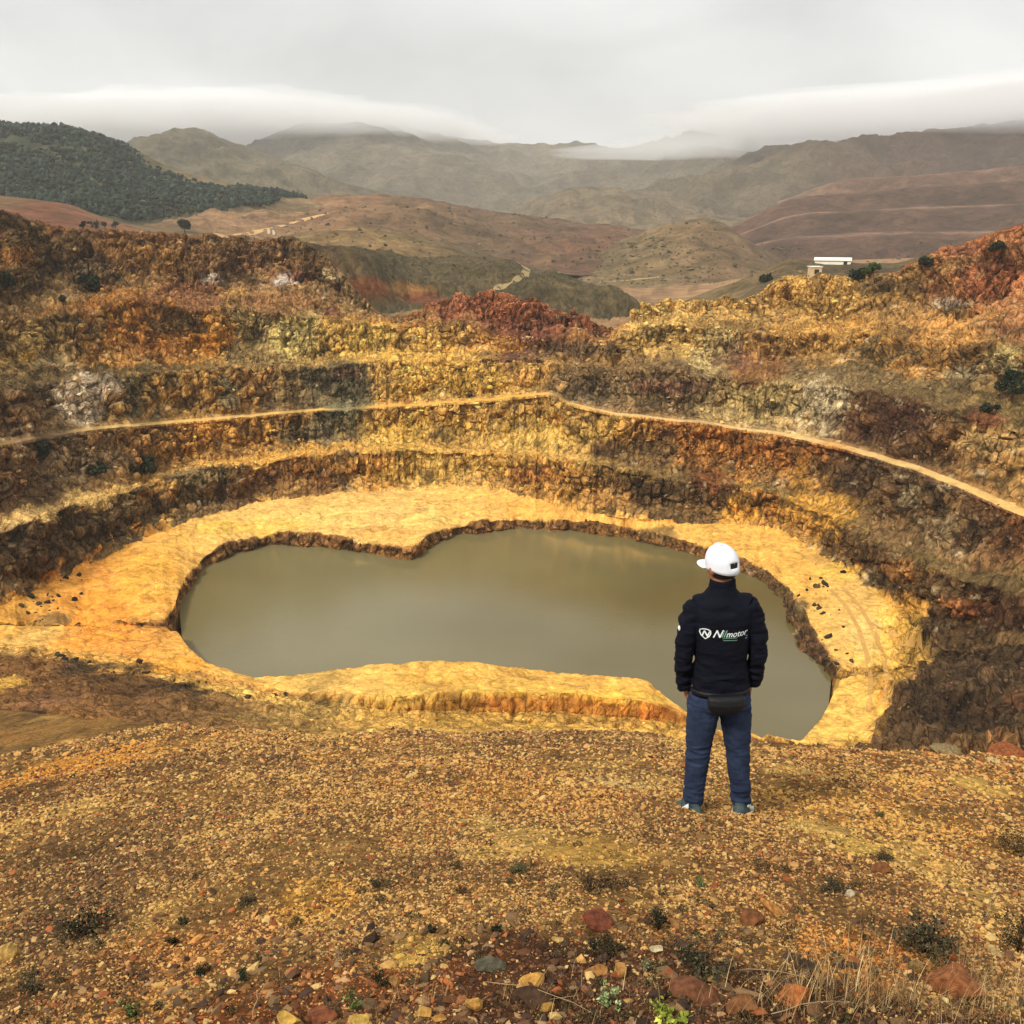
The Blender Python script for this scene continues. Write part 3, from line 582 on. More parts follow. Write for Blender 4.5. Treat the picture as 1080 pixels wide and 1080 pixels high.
hill('hill', [(120, 245, 820), (180, 236, 900), (240, 224, 950), (300, 213, 1000), (350, 206, 1000), (400, 206, 1000), (440, 212, 1000), (500, 224, 1000), (560, 232, 1000), (640, 241, 980), (700, 249, 950), (780, 268, 900)],
     [(120, 560, -10), (300, 620, -20), (780, 640, -34)], [(120, (170, 130, 88)), (290, (178, 132, 90)), (340, (170, 122, 82)), (440, (140, 104, 70)), (520, (124, 94, 66)), (640, (136, 92, 66)), (780, (130, 100, 70))], 18, rows=100, seed=53)
hill('hill', [(580, 298, 760), (620, 274, 790), (660, 252, 800), (700, 238, 800), (740, 231, 800), (765, 238, 800), (800, 262, 780), (840, 285, 760)],
     [(580, 560, -36), (840, 560, -34)], [(580, (130, 108, 76)), (680, (150, 122, 80)), (760, (140, 108, 74)), (840, (120, 96, 66))], 9, rows=80, seed=59)
hill('hill', [(-700, 150, 760), (-200, 190, 720), (0, 208, 700), (40, 212, 700), (75, 217, 680), (100, 228, 650), (140, 238, 620), (200, 243, 600), (260, 250, 580)],
     [(-700, 360, -4), (260, 400, -10)], [(-700, (120, 76, 48)), (0, (140, 100, 62)), (40, (156, 84, 54)), (90, (160, 100, 64)), (140, (150, 122, 80)), (260, (150, 122, 80))], 5, rows=60, seed=61)
hill('hill', [(255, 268, 560), (300, 250, 580), (330, 243, 600), (370, 240, 600), (420, 245, 600), (470, 257, 600), (520, 270, 590), (570, 284, 570), (620, 300, 550)],
     [(255, 440, -14), (350, 450, -26), (620, 470, -36)], [(255, (160, 128, 80)), (350, (172, 132, 80)), (450, (150, 118, 72)), (520, (110, 92, 60)), (620, (104, 88, 58))], 5, rows=70, seed=67)
hill('spoil_heap', [(270, 266, 370), (300, 257, 375), (325, 257, 380), (350, 262, 385), (385, 265, 400), (430, 270, 450), (490, 272, 460), (540, 276, 460), (560, 290, 455), (590, 308, 440), (620, 330, 430)],
     [(270, 330, -14), (330, 330, -28), (450, 350, -34), (620, 360, -38)], [(330, (112, 84, 52)), (380, (104, 84, 50)), (430, (96, 84, 54)), (500, (112, 94, 60)), (620, (92, 82, 54))], 9, rows=110, seed=71, gull=1.3, mat=M_HEAP,
     cpatch=[(405, 305, 60, 12, (110, 80, 46)), (435, 302, 30, 7, (170, 124, 68)), (452, 312, 24, 5, (140, 84, 56)), (380, 300, 30, 10, (128, 76, 42))])
hill('spoil_heap', [(500, 330, 400), (540, 306, 410), (575, 288, 420), (600, 292, 420), (640, 306, 410), (670, 324, 400), (700, 345, 390)],
     [(500, 345, -38), (700, 350, -38)], [(500, (104, 90, 58)), (560, (98, 84, 54)), (610, (116, 98, 64)), (700, (84, 76, 48))], 9, rows=110, seed=73, gull=1.6, mat=M_HEAP)
hill('hill', [(700, 330, 400), (740, 312, 410), (780, 298, 420), (815, 282, 425), (835, 272, 430), (850, 276, 430), (870, 279, 430), (925, 279, 430), (945, 281, 430), (980, 270, 425), (1020, 256, 420), (1060, 242, 410), (1100, 232, 400), (1500, 180, 380), (1840, 160, 380)],
     [(700, 320, -36), (860, 300, -30), (1000, 270, -14), (1840, 240, -8)], [(700, (120, 98, 64)), (820, (150, 122, 76)), (900, (124, 100, 64)), (960, (104, 84, 54)), (1010, (140, 84, 48)), (1840, (130, 90, 58))], 3.5, rows=110, seed=79, mat=M_HEAP)

# valley roads, as ribbons lying on whatever is below them
deps = None
def drop_z(x, y, z0=600.0):
    ok, loc, nrm, idx, ob, mtx = SC.ray_cast(bpy.context.evaluated_depsgraph_get(), Vector((x, y, z0)), Vector((0, 0, -1)))
    return loc.z if ok else None
def cam_hit(px, py, skip=0):
    a, t = ray(px, py); v = Vector((math.sin(a), math.cos(a), float(t))).normalized()
    o0 = Vector((0, 0, 0)) + v * 14
    ok, loc, nrm, idx, ob, mtx = SC.ray_cast(bpy.context.evaluated_depsgraph_get(), o0, v)
    return (loc, nrm) if ok else (None, None)
bpy.context.view_layer.update()

def ribbon(name, pix, width, col, lift=.12):
    pts = []
    for i in range(len(pix) - 1):
        for k in range(8):
            u = k / 8
            loc, _ = cam_hit(pix[i][0] * (1 - u) + pix[i + 1][0] * u, pix[i][1] * (1 - u) + pix[i + 1][1] * u)
            if loc: pts.append(loc)
    if len(pts) < 2: return
    vs, fs = [], []
    for i, p in enumerate(pts):
        d = (pts[min(i + 1, len(pts) - 1)] - pts[max(i - 1, 0)]); d.z = 0; d.normalize(); n_ = Vector((-d.y, d.x, 0)) * width / 2
        for q in (p + n_, p - n_):
            z = drop_z(q.x, q.y); vs.append((q.x, q.y, (z if z is not None and abs(z - p.z) < 6 else p.z) + lift))
    fs = [(2 * i, 2 * i + 1, 2 * i + 3, 2 * i + 2) for i in range(len(pts) - 1)]
    o = make_obj(name, vs, fs, M_TRACK, colors=np.tile(lin(col) * ALB, (len(vs), 1)), attrs={'rk': np.full(len(vs), .4)})
    tag(o, kind='structure')
ribbon('valley_road', [(520, 305), (540, 299), (553, 292), (556, 284), (548, 279)], 3, (150, 130, 90))
ribbon('valley_road', [(232, 250), (270, 245), (320, 232), (350, 224)], 4, (186, 150, 104))
ribbon('valley_road', [(632, 298), (660, 296), (700, 292)], 3, (150, 130, 92))

ribbon('wheel_rut', [(876, 622), (893, 640), (905, 662), (914, 690), (919, 720), (915, 755)], .6, (188, 144, 80), .05)
ribbon('wheel_rut', [(888, 619), (907, 640), (920, 662), (931, 690), (936, 716), (930, 745)], .6, (188, 144, 80), .05)
ribbon('wheel_rut', [(915, 655), (945, 672), (975, 686)], .6, (188, 144, 80), .05)

# ------------------------------------------------------------------ ground we stand on
def crest_t(az):
    pxs = np.array([-900, -300, 0, 100, 200, 300, 360, 450, 560, 640, 720, 800, 880, 940, 1000, 1080, 1400, 2000.]); pys = np.array([735, 738, 746, 753, 758, 765, 768, 766, 763, 766, 770, 776, 780, 785, 788, 795, 805, 805.])
    xs = np.linspace(-900, 2000, 400); ys = np.interp(xs, pxs, pys)
    a, t = ray(xs, ys); dd = 1.6 / (-t - .355)
    return np.interp(az, a, dd)

def ground_z(x, y):
    x = np.asarray(x, float); y = np.asarray(y, float)
    az = np.arctan2(x, np.maximum(y, 1e-3)); d = np.hypot(x, y); dc = crest_t(az)
    e = d - dc
    z = -1.6 - .355 * np.where(y > 0, np.minimum(d, dc), np.maximum(y, -3)) - np.where(e > 0, .78 * e + .0 * e, 0)
    p = np.stack([x, y, np.zeros_like(x)], -1)
    z = z + (fbm(p, 1.3, 4, 501) - .5) * .14 + (fbm(p, .28, 3, 502) - .5) * .045 + (ridged(p, .09, 2, 503) - .5) * .012
    z = z - .18 * np.exp(-(e / .5) ** 2) * (fbm(p, .6, 3, 504))
    return z + np.clip(e, 0, 10) * (fbm(p, 1.0, 3, 505) - .5) * .3

GD_, GO_, GBr, GY_ = (146, 110, 60), (168, 122, 62), (104, 76, 42), (214, 170, 92)
FP = [  # (px, py, rx, ry, colour, strength) patches of earth
    (60, 795, 110, 24, (206, 142, 58), .8), (20, 770, 60, 16, (196, 130, 50), .7), (500, 870, 26, 9, (212, 172, 96), .7), (650, 825, 34, 9, (214, 176, 104), .8), (600, 830, 30, 8, (200, 160, 90), .6), (620, 905, 60, 16, (206, 160, 78), .8), (900, 890, 36, 10, (226, 184, 92), .9), (860, 875, 30, 8, (216, 174, 92), .8), (1040, 830, 34, 10, (222, 178, 90), .8),
    (940, 825, 50, 12, (200, 154, 76), .6), (440, 1010, 34, 20, (214, 170, 84), .9), (150, 1010, 70, 30, (166, 114, 56), .7), (230, 990, 60, 24, (152, 104, 54), .7), (340, 945, 40, 16, (190, 140, 62), .7), (60, 830, 160, 22, (104, 74, 40), .7), (100, 900, 150, 30, (104, 78, 46), .6), (80, 975, 60, 26, (70, 54, 34), .8), (60, 1040, 80, 30, (84, 58, 34), .7), (530, 800, 200, 20, (156, 118, 64), .5),
    (880, 985, 120, 20, (128, 92, 48), .5), (880, 930, 120, 18, (110, 76, 42), .6), (800, 1070, 360, 44, (70, 45, 26), .95), (250, 1075, 260, 26, (84, 54, 30), .85), (60, 940, 90, 40, (90, 66, 38), .6), (560, 1060, 120, 34, (84, 54, 32), .8), (980, 1000, 80, 24, (92, 64, 36), .6), (740, 1040, 80, 26, (88, 58, 34), .7), (640, 930, 36, 10, (96, 72, 44), .7), (940, 860, 150, 30, (186, 136, 62), .5), (700, 990, 90, 16, (104, 66, 34), .5),
    (300, 1050, 160, 26, (130, 76, 36), .6), (900, 1015, 60, 22, (168, 104, 40), .6),
]
FPW = []
for (px_, py_, rx_, ry_, c_, s_) in FP:
    a, t = ray(px_, py_); d_ = 1.6 / (-t - .355) if py_ > 752 else 9.5
    d_ = min(d_, 9.5); sc_ = math.hypot(d_, 1.6 + .355 * d_) / 1080
    FPW.append((d_ * math.sin(a), d_ * math.cos(a), rx_ * sc_, ry_ * sc_ / max(.25, math.sin(math.atan(-t) - math.atan(.355))), lin(c_), s_, float(a)))
def ground_col(x, y):
    p = np.stack([x, y, np.zeros_like(x)], -1)
    n_ = fbm(p, 1.6, 5, 511); m_ = fbm(p, .5, 4, 512)
    c = lin(GD_) * np.ones(x.shape + (3,))
    k = sstep(.42, .62, n_)[..., None]; c = c * (1 - k) + lin(GO_) * k
    k = (sstep(.52, .66, m_) * .7)[..., None]; c = c * (1 - k) + lin(GBr) * k
    k = (sstep(.60, .72, fbm(p, .8, 4, 513)) * .7)[..., None]; c = c * (1 - k) + lin(GY_) * k
    for (cx, cy, rx_, ry_, cc, s_, a) in FPW:
        dx, dy = x - cx, y - cy
        u = (dx * math.cos(a) - dy * math.sin(a)) / rx_; v = (dx * math.sin(a) + dy * math.cos(a)) / ry_
        q = np.sqrt(u * u + v * v) + 1.3 * (m_ - .5) + .6 * (n_ - .5)
        k = ((1 - sstep(.5, 1.15, q)) * s_)[..., None]; c = c * (1 - k) + cc * k
    return c

naz, nd = 1500, 620
azg = np.concatenate([np.linspace(-1.5, -.62, 120, endpoint=False), np.linspace(-.62, .62, naz - 240), np.linspace(.62, 1.5, 121)[1:]]); naz = len(azg)
dg = np.concatenate([np.geomspace(.5, 2.4, 40, endpoint=False), np.geomspace(2.4, 12.5, 520, endpoint=False), np.geomspace(12.5, 27, 60)]); nd = len(dg)
X = dg[:, None] * np.sin(azg)[None]; Y = dg[:, None] * np.cos(azg)[None]
Zg = ground_z(X, Y)
GCOL = ground_col(X, Y)
dark = sstep(13, 20, np.hypot(X, Y))[..., None]
tag(make_obj('ground', np.stack([X, Y, Zg], -1).reshape(-1, 3), grid_faces(nd, naz), M_GROUND, colors=np.maximum(cap_albedo(GCOL * ALB * .66, .5), .004).reshape(-1, 3), attrs={'rk': np.full(nd * naz, .8)}), kind='structure')

def fg(px, py):
    """where the sight line through a pixel meets the near ground"""
    a, t = ray(px, py); a, t = float(a), float(t)
    ds = np.linspace(1.8, 13, 900); x, y = ds * math.sin(a), ds * math.cos(a)
    h = ground_z(x, y) - ds * t
    k = np.argmax(h > 0) if (h > 0).any() else int(np.argmin(np.abs(h)))
    return Vector((x[k], y[k], float(ground_z(x[k:k + 1], y[k:k + 1])[0])))

# gravel: angular chips lying all over the ground
PHI = (1 + 5 ** .5) / 2
ICO = np.array([(-1, PHI, 0), (1, PHI, 0), (-1, -PHI, 0), (1, -PHI, 0), (0, -1, PHI), (0, 1, PHI), (0, -1, -PHI), (0, 1, -PHI), (PHI, 0, -1), (PHI, 0, 1), (-PHI, 0, -1), (-PHI, 0, 1)]) / 1.902
ICF = np.array([(0, 11, 5), (0, 5, 1), (0, 1, 7), (0, 7, 10), (0, 10, 11), (1, 5, 9), (5, 11, 4), (11, 10, 2), (10, 7, 6), (7, 1, 8), (3, 9, 4), (3, 4, 2), (3, 2, 6), (3, 6, 8), (3, 8, 9), (4, 9, 5), (2, 4, 11), (6, 2, 10), (8, 6, 7), (9, 8, 1)])
def chips(name, x, y, z, size, col, flat=.45, mat=None, seed=0, label=None):
    r = np.random.default_rng(seed); n = len(x)
    V = ICO[None] * (1 + r.uniform(-.38, .38, (n, 12, 1)))
    V = V * np.stack([r.uniform(.8, 1.5, n), r.uniform(.55, 1.0, n), r.uniform(.5, 1.3, n) * flat], -1)[:, None]
    a = r.uniform(0, 6.283, n); tx = r.normal(0, .35, n); ty = r.normal(0, .35, n)
    ca, sa = np.cos(a), np.sin(a)
    Zr = np.zeros((n, 3, 3)); Zr[:, 0, 0] = ca; Zr[:, 0, 1] = -sa; Zr[:, 1, 0] = sa; Zr[:, 1, 1] = ca; Zr[:, 2, 2] = 1
    Xr = np.zeros((n, 3, 3)); Xr[:, 0, 0] = 1; Xr[:, 1, 1] = np.cos(tx); Xr[:, 1, 2] = -np.sin(tx); Xr[:, 2, 1] = np.sin(tx); Xr[:, 2, 2] = np.cos(tx)
    Yr = np.zeros((n, 3, 3)); Yr[:, 1, 1] = 1; Yr[:, 0, 0] = np.cos(ty); Yr[:, 0, 2] = np.sin(ty); Yr[:, 2, 0] = -np.sin(ty); Yr[:, 2, 2] = np.cos(ty)
    R = Zr @ Xr @ Yr
    V = np.einsum('nij,nkj->nki', R, V) * size[:, None, None]
    V = V + np.stack([x, y, z + size * flat * .35], -1)[:, None]
    F = (ICF[None] + 12 * np.arange(n)[:, None, None]).reshape(-1, 3)
    return make_obj(name, V.reshape(-1, 3), F, mat, colors=np.repeat(col, 12, axis=0), smooth=False)

M_CHIP = plain_mat('gravel_chips', (120, 90, 60), rough=.85, var=.2, scale=60, attr=True, spec=.25)
def gravel_cols(base, n, r):
    k = r.random(n)
    br = np.minimum(r.lognormal(-.02, .45, n), 2.0)[:, None]
    c = base * br
    pale = (k < .08)[:, None]; c = np.where(pale, lin((200, 164, 100)) * r.uniform(.6, 1.05, (n, 1)), c)
    dk = ((k > .13) & (k < .33))[:, None]; c = np.where(dk, lin((86, 60, 38)) * r.uniform(.5, 1.4, (n, 1)), c)
    ru = ((k > .36) & (k < .46))[:, None]; c = np.where(ru, lin((132, 74, 38)) * r.uniform(.6, 1.4, (n, 1)), c)
    return np.maximum(cap_albedo(c * ALB, .55), .006)
NG = 210000
u_ = rng.random(NG); dgv = 2.3 * (11.5 / 2.3) ** u_            # even in picture terms
azv = rng.uniform(-.68, .68, NG)
xg, yg = dgv * np.sin(azv), dgv * np.cos(azv)
cov = fbm(np.stack([xg, yg, 0 * xg], -1), .5, 4, 521)
keep = (rng.random(NG) < np.where(ground_col(xg, yg)[:, 1] > .30, .35, 1.0)) & (rng.random(NG) < .35 + 1.3 * sstep(.35, .6, cov)) & (dgv < crest_t(azv) + .5)
xg, yg, dgv = xg[keep], yg[keep], dgv[keep]; zg = ground_z(xg, yg)
sz = dgv * .00122 * rng.lognormal(0, .38, len(xg)) + .0015
tag(chips('gravel', xg, yg, zg, sz, gravel_cols(ground_col(xg, yg) * 1.25, len(xg), rng), .5, M_CHIP, 5), kind='stuff')
NG = 4200
dgv = 2.4 * (10.5 / 2.4) ** (rng.random(NG) ** 1.25); azv = rng.uniform(-.66, .66, NG); xg, yg = dgv * np.sin(azv), dgv * np.cos(azv)
kp = (dgv < crest_t(azv) + .2) & (rng.random(NG) < .25 + 1.1 * sstep(.4, .6, fbm(np.stack([xg, yg, 0 * xg], -1), 1.1, 3, 523)) * np.where(dgv < 4, 1, .6))
xg, yg = xg[kp], yg[kp]
sz = rng.lognormal(math.log(.0125), .42, len(xg))
tag(chips('pebbles', xg, yg, ground_z(xg, yg), sz, gravel_cols(ground_col(xg, yg) * 1.1, len(xg), rng), .55, M_CHIP, 6), kind='stuff')

# rubble on the pit benches and faces, and the dark rubble fringe of the shore
r0 = int(np.argmin(np.abs(SV - 1.2))); r1 = int(np.argmin(np.abs(SV - 19)))
def scatter_rubble(name, n, weight, size, colf, seed):
    r = np.random.default_rng(seed)
    ii = r.integers(r0, r1, n * 6); jj = r.integers(120, NC - 120, n * 6)
    w = weight[ii, jj] if weight is not None else 1
    k = r.random(n * 6) < w; ii, jj = ii[k][:n], jj[k][:n]
    p = P[ii, jj]; d = np.hypot(p[:, 0], p[:, 1])
    s = size * np.minimum(r.lognormal(0, .5, len(ii)), 2.6) * np.clip(d / 180, .5, 1.3)
    c = np.clip(C[ii, jj] * np.clip(r.lognormal(-.05, .35, (len(ii), 1)), .3, 1.6) if colf is None else colf(len(ii), r), .004, .7)
    tag(chips(name, p[:, 0] + r.normal(0, .2, len(ii)), p[:, 1], p[:, 2], s, c, .7, M_CHIP, seed), kind='stuff')
wgt = np.isin(i0, [1, 2, 10, 11, 12, 14, 15, 16, 17, 18])[:, None] * (.15 + .85 * sstep(.45, .65, fbm(P, 12, 3, 541)))
scatter_rubble('rubble', 12000, wgt, .17, None, 31)
fr_w = np.zeros_like(QX)
for (fx, fy, frx, fry) in [(75, 698, 26, 5), (100, 703, 30, 4), (148, 702, 18, 7), (190, 722, 26, 6), (218, 730, 16, 4), (55, 640, 30, 12), (75, 610, 14, 6), (280, 735, 30, 3), (610, 549, 14, 2), (860, 640, 18, 30), (880, 690, 20, 14), (870, 610, 20, 14)]:
    fr_w = np.maximum(fr_w, np.exp(-((QX - fx) / frx) ** 2 - ((QY - fy) / fry) ** 2) * (QD > 60))
scatter_rubble('shore_rubble', 2600, fr_w, .30, lambda n, r: lin((52, 42, 28)) * r.lognormal(0, .5, (n, 1)) + 0 * r.random((n, 3)), 33)
bpy.context.view_layer.update()

# ------------------------------------------------------------------ plants and trees
M_LEAF = plain_mat('foliage', (60, 72, 40), rough=.75, var=.35, scale=3, attr=True, spec=.2)
M_BARK = plain_mat('bark', (84, 66, 48), rough=.9, var=.3, scale=12, bump=.02)
M_STEM = plain_mat('dry_stem', (150, 128, 92), rough=.85, var=.3, scale=30)

def leaf_cloud(n, centers, radii, size, cols, r, flat=1.0, vert=False):
    """n small leaf quads spread over blobs -> verts, faces, colours"""
    k = r.integers(0, len(centers), n); c = centers[k]
    v = r.normal(size=(n, 3)); v /= np.linalg.norm(v, axis=1, keepdims=True)
    rad = radii[k][:, None] * r.uniform(.35, 1.05, (n, 1)) ** .6
    p = c + v * rad * np.array([1, 1, flat])
    a = r.normal(size=(n, 3)); a /= np.linalg.norm(a, axis=1, keepdims=True)
    if vert: a = a * np.array([.4, .4, 0]) + np.array([0, 0, 1.0])
    b_ = np.cross(a, r.normal(size=(n, 3))); b_ /= np.linalg.norm(b_, axis=1, keepdims=True)
    s = size * r.uniform(.6, 1.4, (n, 1))
    V = np.stack([p - a * s - b_ * s * .1, p + b_ * s * .5, p + a * s, p - b_ * s * .5], 1)
    F = np.arange(n * 4).reshape(n, 4)
    cc = cols[r.integers(0, len(cols), n)] * r.lognormal(0, .3, (n, 1)) * (.9 + .25 * r.random(len(centers))[k][:, None])
    return V.reshape(-1, 3), F, np.repeat(np.clip(cc, .004, .6), 4, axis=0)

def tube_mesh(paths, sides=6):
    V, F = [], []
    for path in paths:
        pts = [Vector(p[:3]) for p in path]; rad = [p[3] for p in path]; base = len(V)
        for i, p in enumerate(pts):
            d = (pts[min(i + 1, len(pts) - 1)] - pts[max(i - 1, 0)]).normalized()
            a = d.orthogonal().normalized(); b_ = d.cross(a)
            for k in range(sides):
                w = 2 * math.pi * k / sides; V.append(p + (a * math.cos(w) + b_ * math.sin(w)) * rad[i])
        for i in range(len(pts) - 1):
            for k in range(sides):
                k2 = (k + 1) % sides
                F.append((base + i * sides + k, base + i * sides + k2, base + (i + 1) * sides + k2, base + (i + 1) * sides + k))
        F.append(tuple(base + k for k in range(sides))[::-1]); F.append(tuple(base + (len(pts) - 1) * sides + k for k in range(sides)))
    return V, F

def tree(name, loc, h, w, label, cat, greens, group=None, leaves=1400, seed=0, low=.12):
    r = np.random.default_rng(seed); e = bpy.data.objects.new(name, None); COL.objects.link(e); e.location = loc
    tag(e, label, cat, group)
    nb_ = 9; cen = np.stack([r.normal(0, w * .22, nb_), r.normal(0, w * .22, nb_), h * r.uniform(low + .25, .85, nb_)], -1); rad = w * r.uniform(.16, .30, nb_)
    paths = [[(0, 0, -h * .05, h * .05), (r.normal(0, .02) * h, 0, h * .3, h * .035), (r.normal(0, .03) * h, r.normal(0, .03) * h, h * .75, h * .012)]]
    for c_ in cen: paths.append([(0, 0, h * .2, h * .02), tuple(c_ * .6 + np.array([0, 0, h * .1])) + (h * .013,), tuple(c_) + (h * .004,)])
    V, F = tube_mesh(paths, 5); make_obj('trunk', V, F, M_BARK, e)
    V, F, cc = leaf_cloud(leaves, cen, rad, w * (.05 if leaves > 1000 else .10), np.array([lin(g) for g in greens]), r, .85)
    make_obj('crown', V, F, M_LEAF, e, colors=cc, smooth=False)
    return e

GRN = [(34, 42, 24), (46, 54, 30), (28, 34, 20)]
TREES = [  # px, py(base), w_px, h_px, label, category
    (1067, 421, 28, 32, 'large round dark green tree on the upper bench at the right edge', 'tree', 3000),
    (97, 308, 18, 18, 'round dark bush on the dark upper slope of the left pit side', 'bush', 900),
    (66, 320, 9, 9, 'small dark bush just below the round bush on the left slope', 'bush', 300),
    (8, 306, 22, 18, 'wide low dark bush at the left edge of the upper slope', 'bush', 900),
    (121, 296, 8, 8, 'tiny dark bush right of the round bush on the upper left slope', 'bush', 300),
    (195, 245, 12, 14, 'lone dark tree on the plateau rim near the forest edge', 'tree', 700),
    (43, 486, 18, 20, 'dark shrub beside the left end of the lowest bench', 'shrub', 900),
    (101, 501, 18, 14, 'low dark green shrub on the bench left of its neighbour at the rock foot', 'shrub', 900),
    (151, 498, 20, 14, 'dark green shrub on the track bench under the ochre face', 'shrub', 900),
    (1050, 270, 14, 15, 'dark tree on top of the red rock on the right rim', 'tree', 700),
    (917, 291, 15, 15, 'green round tree right of the white shed', 'tree', 900),
    (905, 295, 18, 9, 'low dark green bush below the round tree by the white shed', 'bush', 700),
    (808, 297, 16, 7, 'flat dark bush on the slope left of the white shed', 'bush', 500),
    (975, 281, 16, 8, 'flat dark bush on the brown slope right of the white shed', 'bush', 500),
    (1043, 436, 14, 10, 'small dark bush below the large round tree at the right', 'bush', 500),
    (88, 241, 7, 8, 'leftmost small tree in the row in front of the forest', 'tree', 260),
    (101, 242, 8, 9, 'second small tree from the left in the row in front of the forest', 'tree', 260),
    (111, 242, 7, 8, 'third small tree from the left in the row in front of the forest', 'tree', 260),
    (122, 241, 7, 8, 'fourth small tree from the left in the row in front of the forest', 'tree', 260),
    (160, 230, 9, 9, 'small tree standing off the forest edge above the plateau', 'tree', 260),
    (1004, 497, 0, 0, '', '', 0),
]
for i, (px_, py_, w_, h_, lab, cat, nl) in enumerate(TREES):
    if not w_: continue
    loc = None
    for dy_ in (0, 2, 4, 6, 9):
        loc, nr = cam_hit(px_, py_ + dy_)
        if loc is not None and loc.length < 1500: break
    if loc is None: continue
    s = (loc.y * cp - loc.z * sp) / 1080
    tree('tree' if cat == 'tree' else cat, loc, h_ * s, w_ * s * 1.15, lab, cat, GRN if px_ != 917 else [(60, 80, 36), (76, 94, 44)], leaves=nl, seed=600 + i, low=.05)

# pine forest on the left hill: one far-off mass
r = np.random.default_rng(77)
hx, hy, hd = project(QA)
edge_px = [-700, 0, 30, 60, 95, 110, 150, 180, 230, 290, 320, 330]; edge_py = [200, 211, 216, 222, 236, 238, 238, 228, 224, 212, 205, 180]
low_edge = np.interp(hx, edge_px, edge_py)
top_edge = np.interp(hx, [-700, 100, 130, 160, 200, 240, 300, 330], [0, 0, 158, 176, 192, 199, 203, 204])
nzf = fbm(QA, 60, 4, 78)
ok = (hy < low_edge + (nzf - .5) * 22) & (hx < 325) & (nzf < .70) & (hy > top_edge + (nzf - .5) * 14)
idx = np.argwhere(ok); sel = idx[r.integers(0, len(idx), 62000)]
fp = QA[sel[:, 0], sel[:, 1]] + np.stack([r.normal(0, 3, len(sel)), r.normal(0, 3, len(sel)), np.zeros(len(sel))], -1)
fs = np.clip(r.lognormal(.22, .32, len(sel)), .8, 2.6) 
fc = np.array([lin(c) for c in ((32, 46, 36), (46, 60, 44), (24, 36, 30))])[r.integers(0, 3, len(sel))] * r.lognormal(0, .3, (len(sel), 1))
tag(chips('pine_forest', fp[:, 0], fp[:, 1], fp[:, 2] + fs * .5, fs, fc, 1.15, M_CHIP, 79), kind='stuff')
# scattered scrub on the valley hills
sx = []
for _ in range(2600):
    px_, py_ = random.uniform(300, 1080), random.uniform(215, 300)
    if px_ > 760 and py_ < 255: continue
    if random.random() > .75: px_, py_ = random.uniform(620, 760), random.uniform(250, 300)
    loc, nr = cam_hit(px_, py_)
    if loc is not None and 380 < loc.length < 1400: sx.append(loc)
sx = np.array([tuple(v) for v in sx]); 
ss = r.lognormal(-.75, .5, len(sx)) * np.clip(np.linalg.norm(sx, axis=1) / 700, .6, 1.4)
tag(chips('scrub', sx[:, 0], sx[:, 1], sx[:, 2], ss, lin((84, 76, 50)) * r.lognormal(0, .35, (len(sx), 1)) * np.ones((1, 3)), .8, M_CHIP, 80), kind='stuff')

# ------------------------------------------------------------------ buildings
def box_mesh(x0, x1, y0, y1, z0, z1):
    v = [(x0, y0, z0), (x1, y0, z0), (x1, y1, z0), (x0, y1, z0), (x0, y0, z1), (x1, y0, z1), (x1, y1, z1), (x0, y1, z1)]
    return v, [(0, 3, 2, 1), (4, 5, 6, 7), (0, 1, 5, 4), (1, 2, 6, 5), (2, 3, 7, 6), (3, 0, 4, 7)]
def boxes(name, bl, mat, parent):
    V, F = [], []
    for b_ in bl:
        v, f = box_mesh(*b_); o_ = len(V); V += v; F += [tuple(i + o_ for i in q) for q in f]
    return make_obj(name, V, F, mat, parent, smooth=False)
M_WALLW = plain_mat('limewashed_wall', (214, 204, 178), var=.1, scale=1)
M_ROOFW = plain_mat('pale_sheet_roof', (236, 230, 210), var=.06, scale=1)
M_DARK = plain_mat('dark_opening', (50, 44, 38), var=.1)
M_BEIGE = plain_mat('beige_render', (206, 180, 140), var=.1, scale=1)
loc, _ = cam_hit(878, 279); s = (loc.y * cp) / 1080
e = bpy.data.objects.new('shed', None); COL.objects.link(e); e.location = loc; e.rotation_euler.z = -.30
tag(e, 'long low white shed with a pale sheet roof on the far right ridge', 'shed')
w_, h_ = 37 * s, 6.6 * s
boxes('wall', [(-w_ / 2, w_ / 2, -.0, 6, -2, h_ * .62)], M_ROOFW, e)
make_obj('roof', [(-w_ / 2 - .3, -.4, h_ * .6), (w_ / 2 + .3, -.4, h_ * .6), (w_ / 2 + .3, 3, h_), (-w_ / 2 - .3, 3, h_), (-w_ / 2 - .3, 6.4, h_ * .6), (w_ / 2 + .3, 6.4, h_ * .6),
                  (-w_ / 2 - .3, -.4, h_ * .68), (w_ / 2 + .3, -.4, h_ * .68), (w_ / 2 + .3, 3, h_ * 1.08), (-w_ / 2 - .3, 3, h_ * 1.08), (-w_ / 2 - .3, 6.4, h_ * .68), (w_ / 2 + .3, 6.4, h_ * .68)],
         [(0, 3, 2, 1), (3, 4, 5, 2), (6, 7, 8, 9), (9, 8, 11, 10), (0, 1, 7, 6), (4, 10, 11, 5), (0, 6, 9, 3), (3, 9, 10, 4), (1, 2, 8, 7), (2, 5, 11, 8)], M_ROOFW, e, smooth=False)
for k in (.30,): boxes('door', [(w_ * k, w_ * k + 1.4, -.06, -.003, -.4, h_ * .5)], M_DARK, e)
loc, _ = cam_hit(861, 288)
e = bpy.data.objects.new('hut', None); COL.objects.link(e); e.location = loc
tag(e, 'small square beige hut below the left end of the long white shed', 'hut')
boxes('wall', [(-3.6 * s, 3.6 * s, 0, 3, -2, 3.8 * s)], M_BEIGE, e); boxes('roof', [(-4 * s, 4 * s, -.2, 3.2, 3.8 * s + .003, 4.3 * s)], M_ROOFW, e)
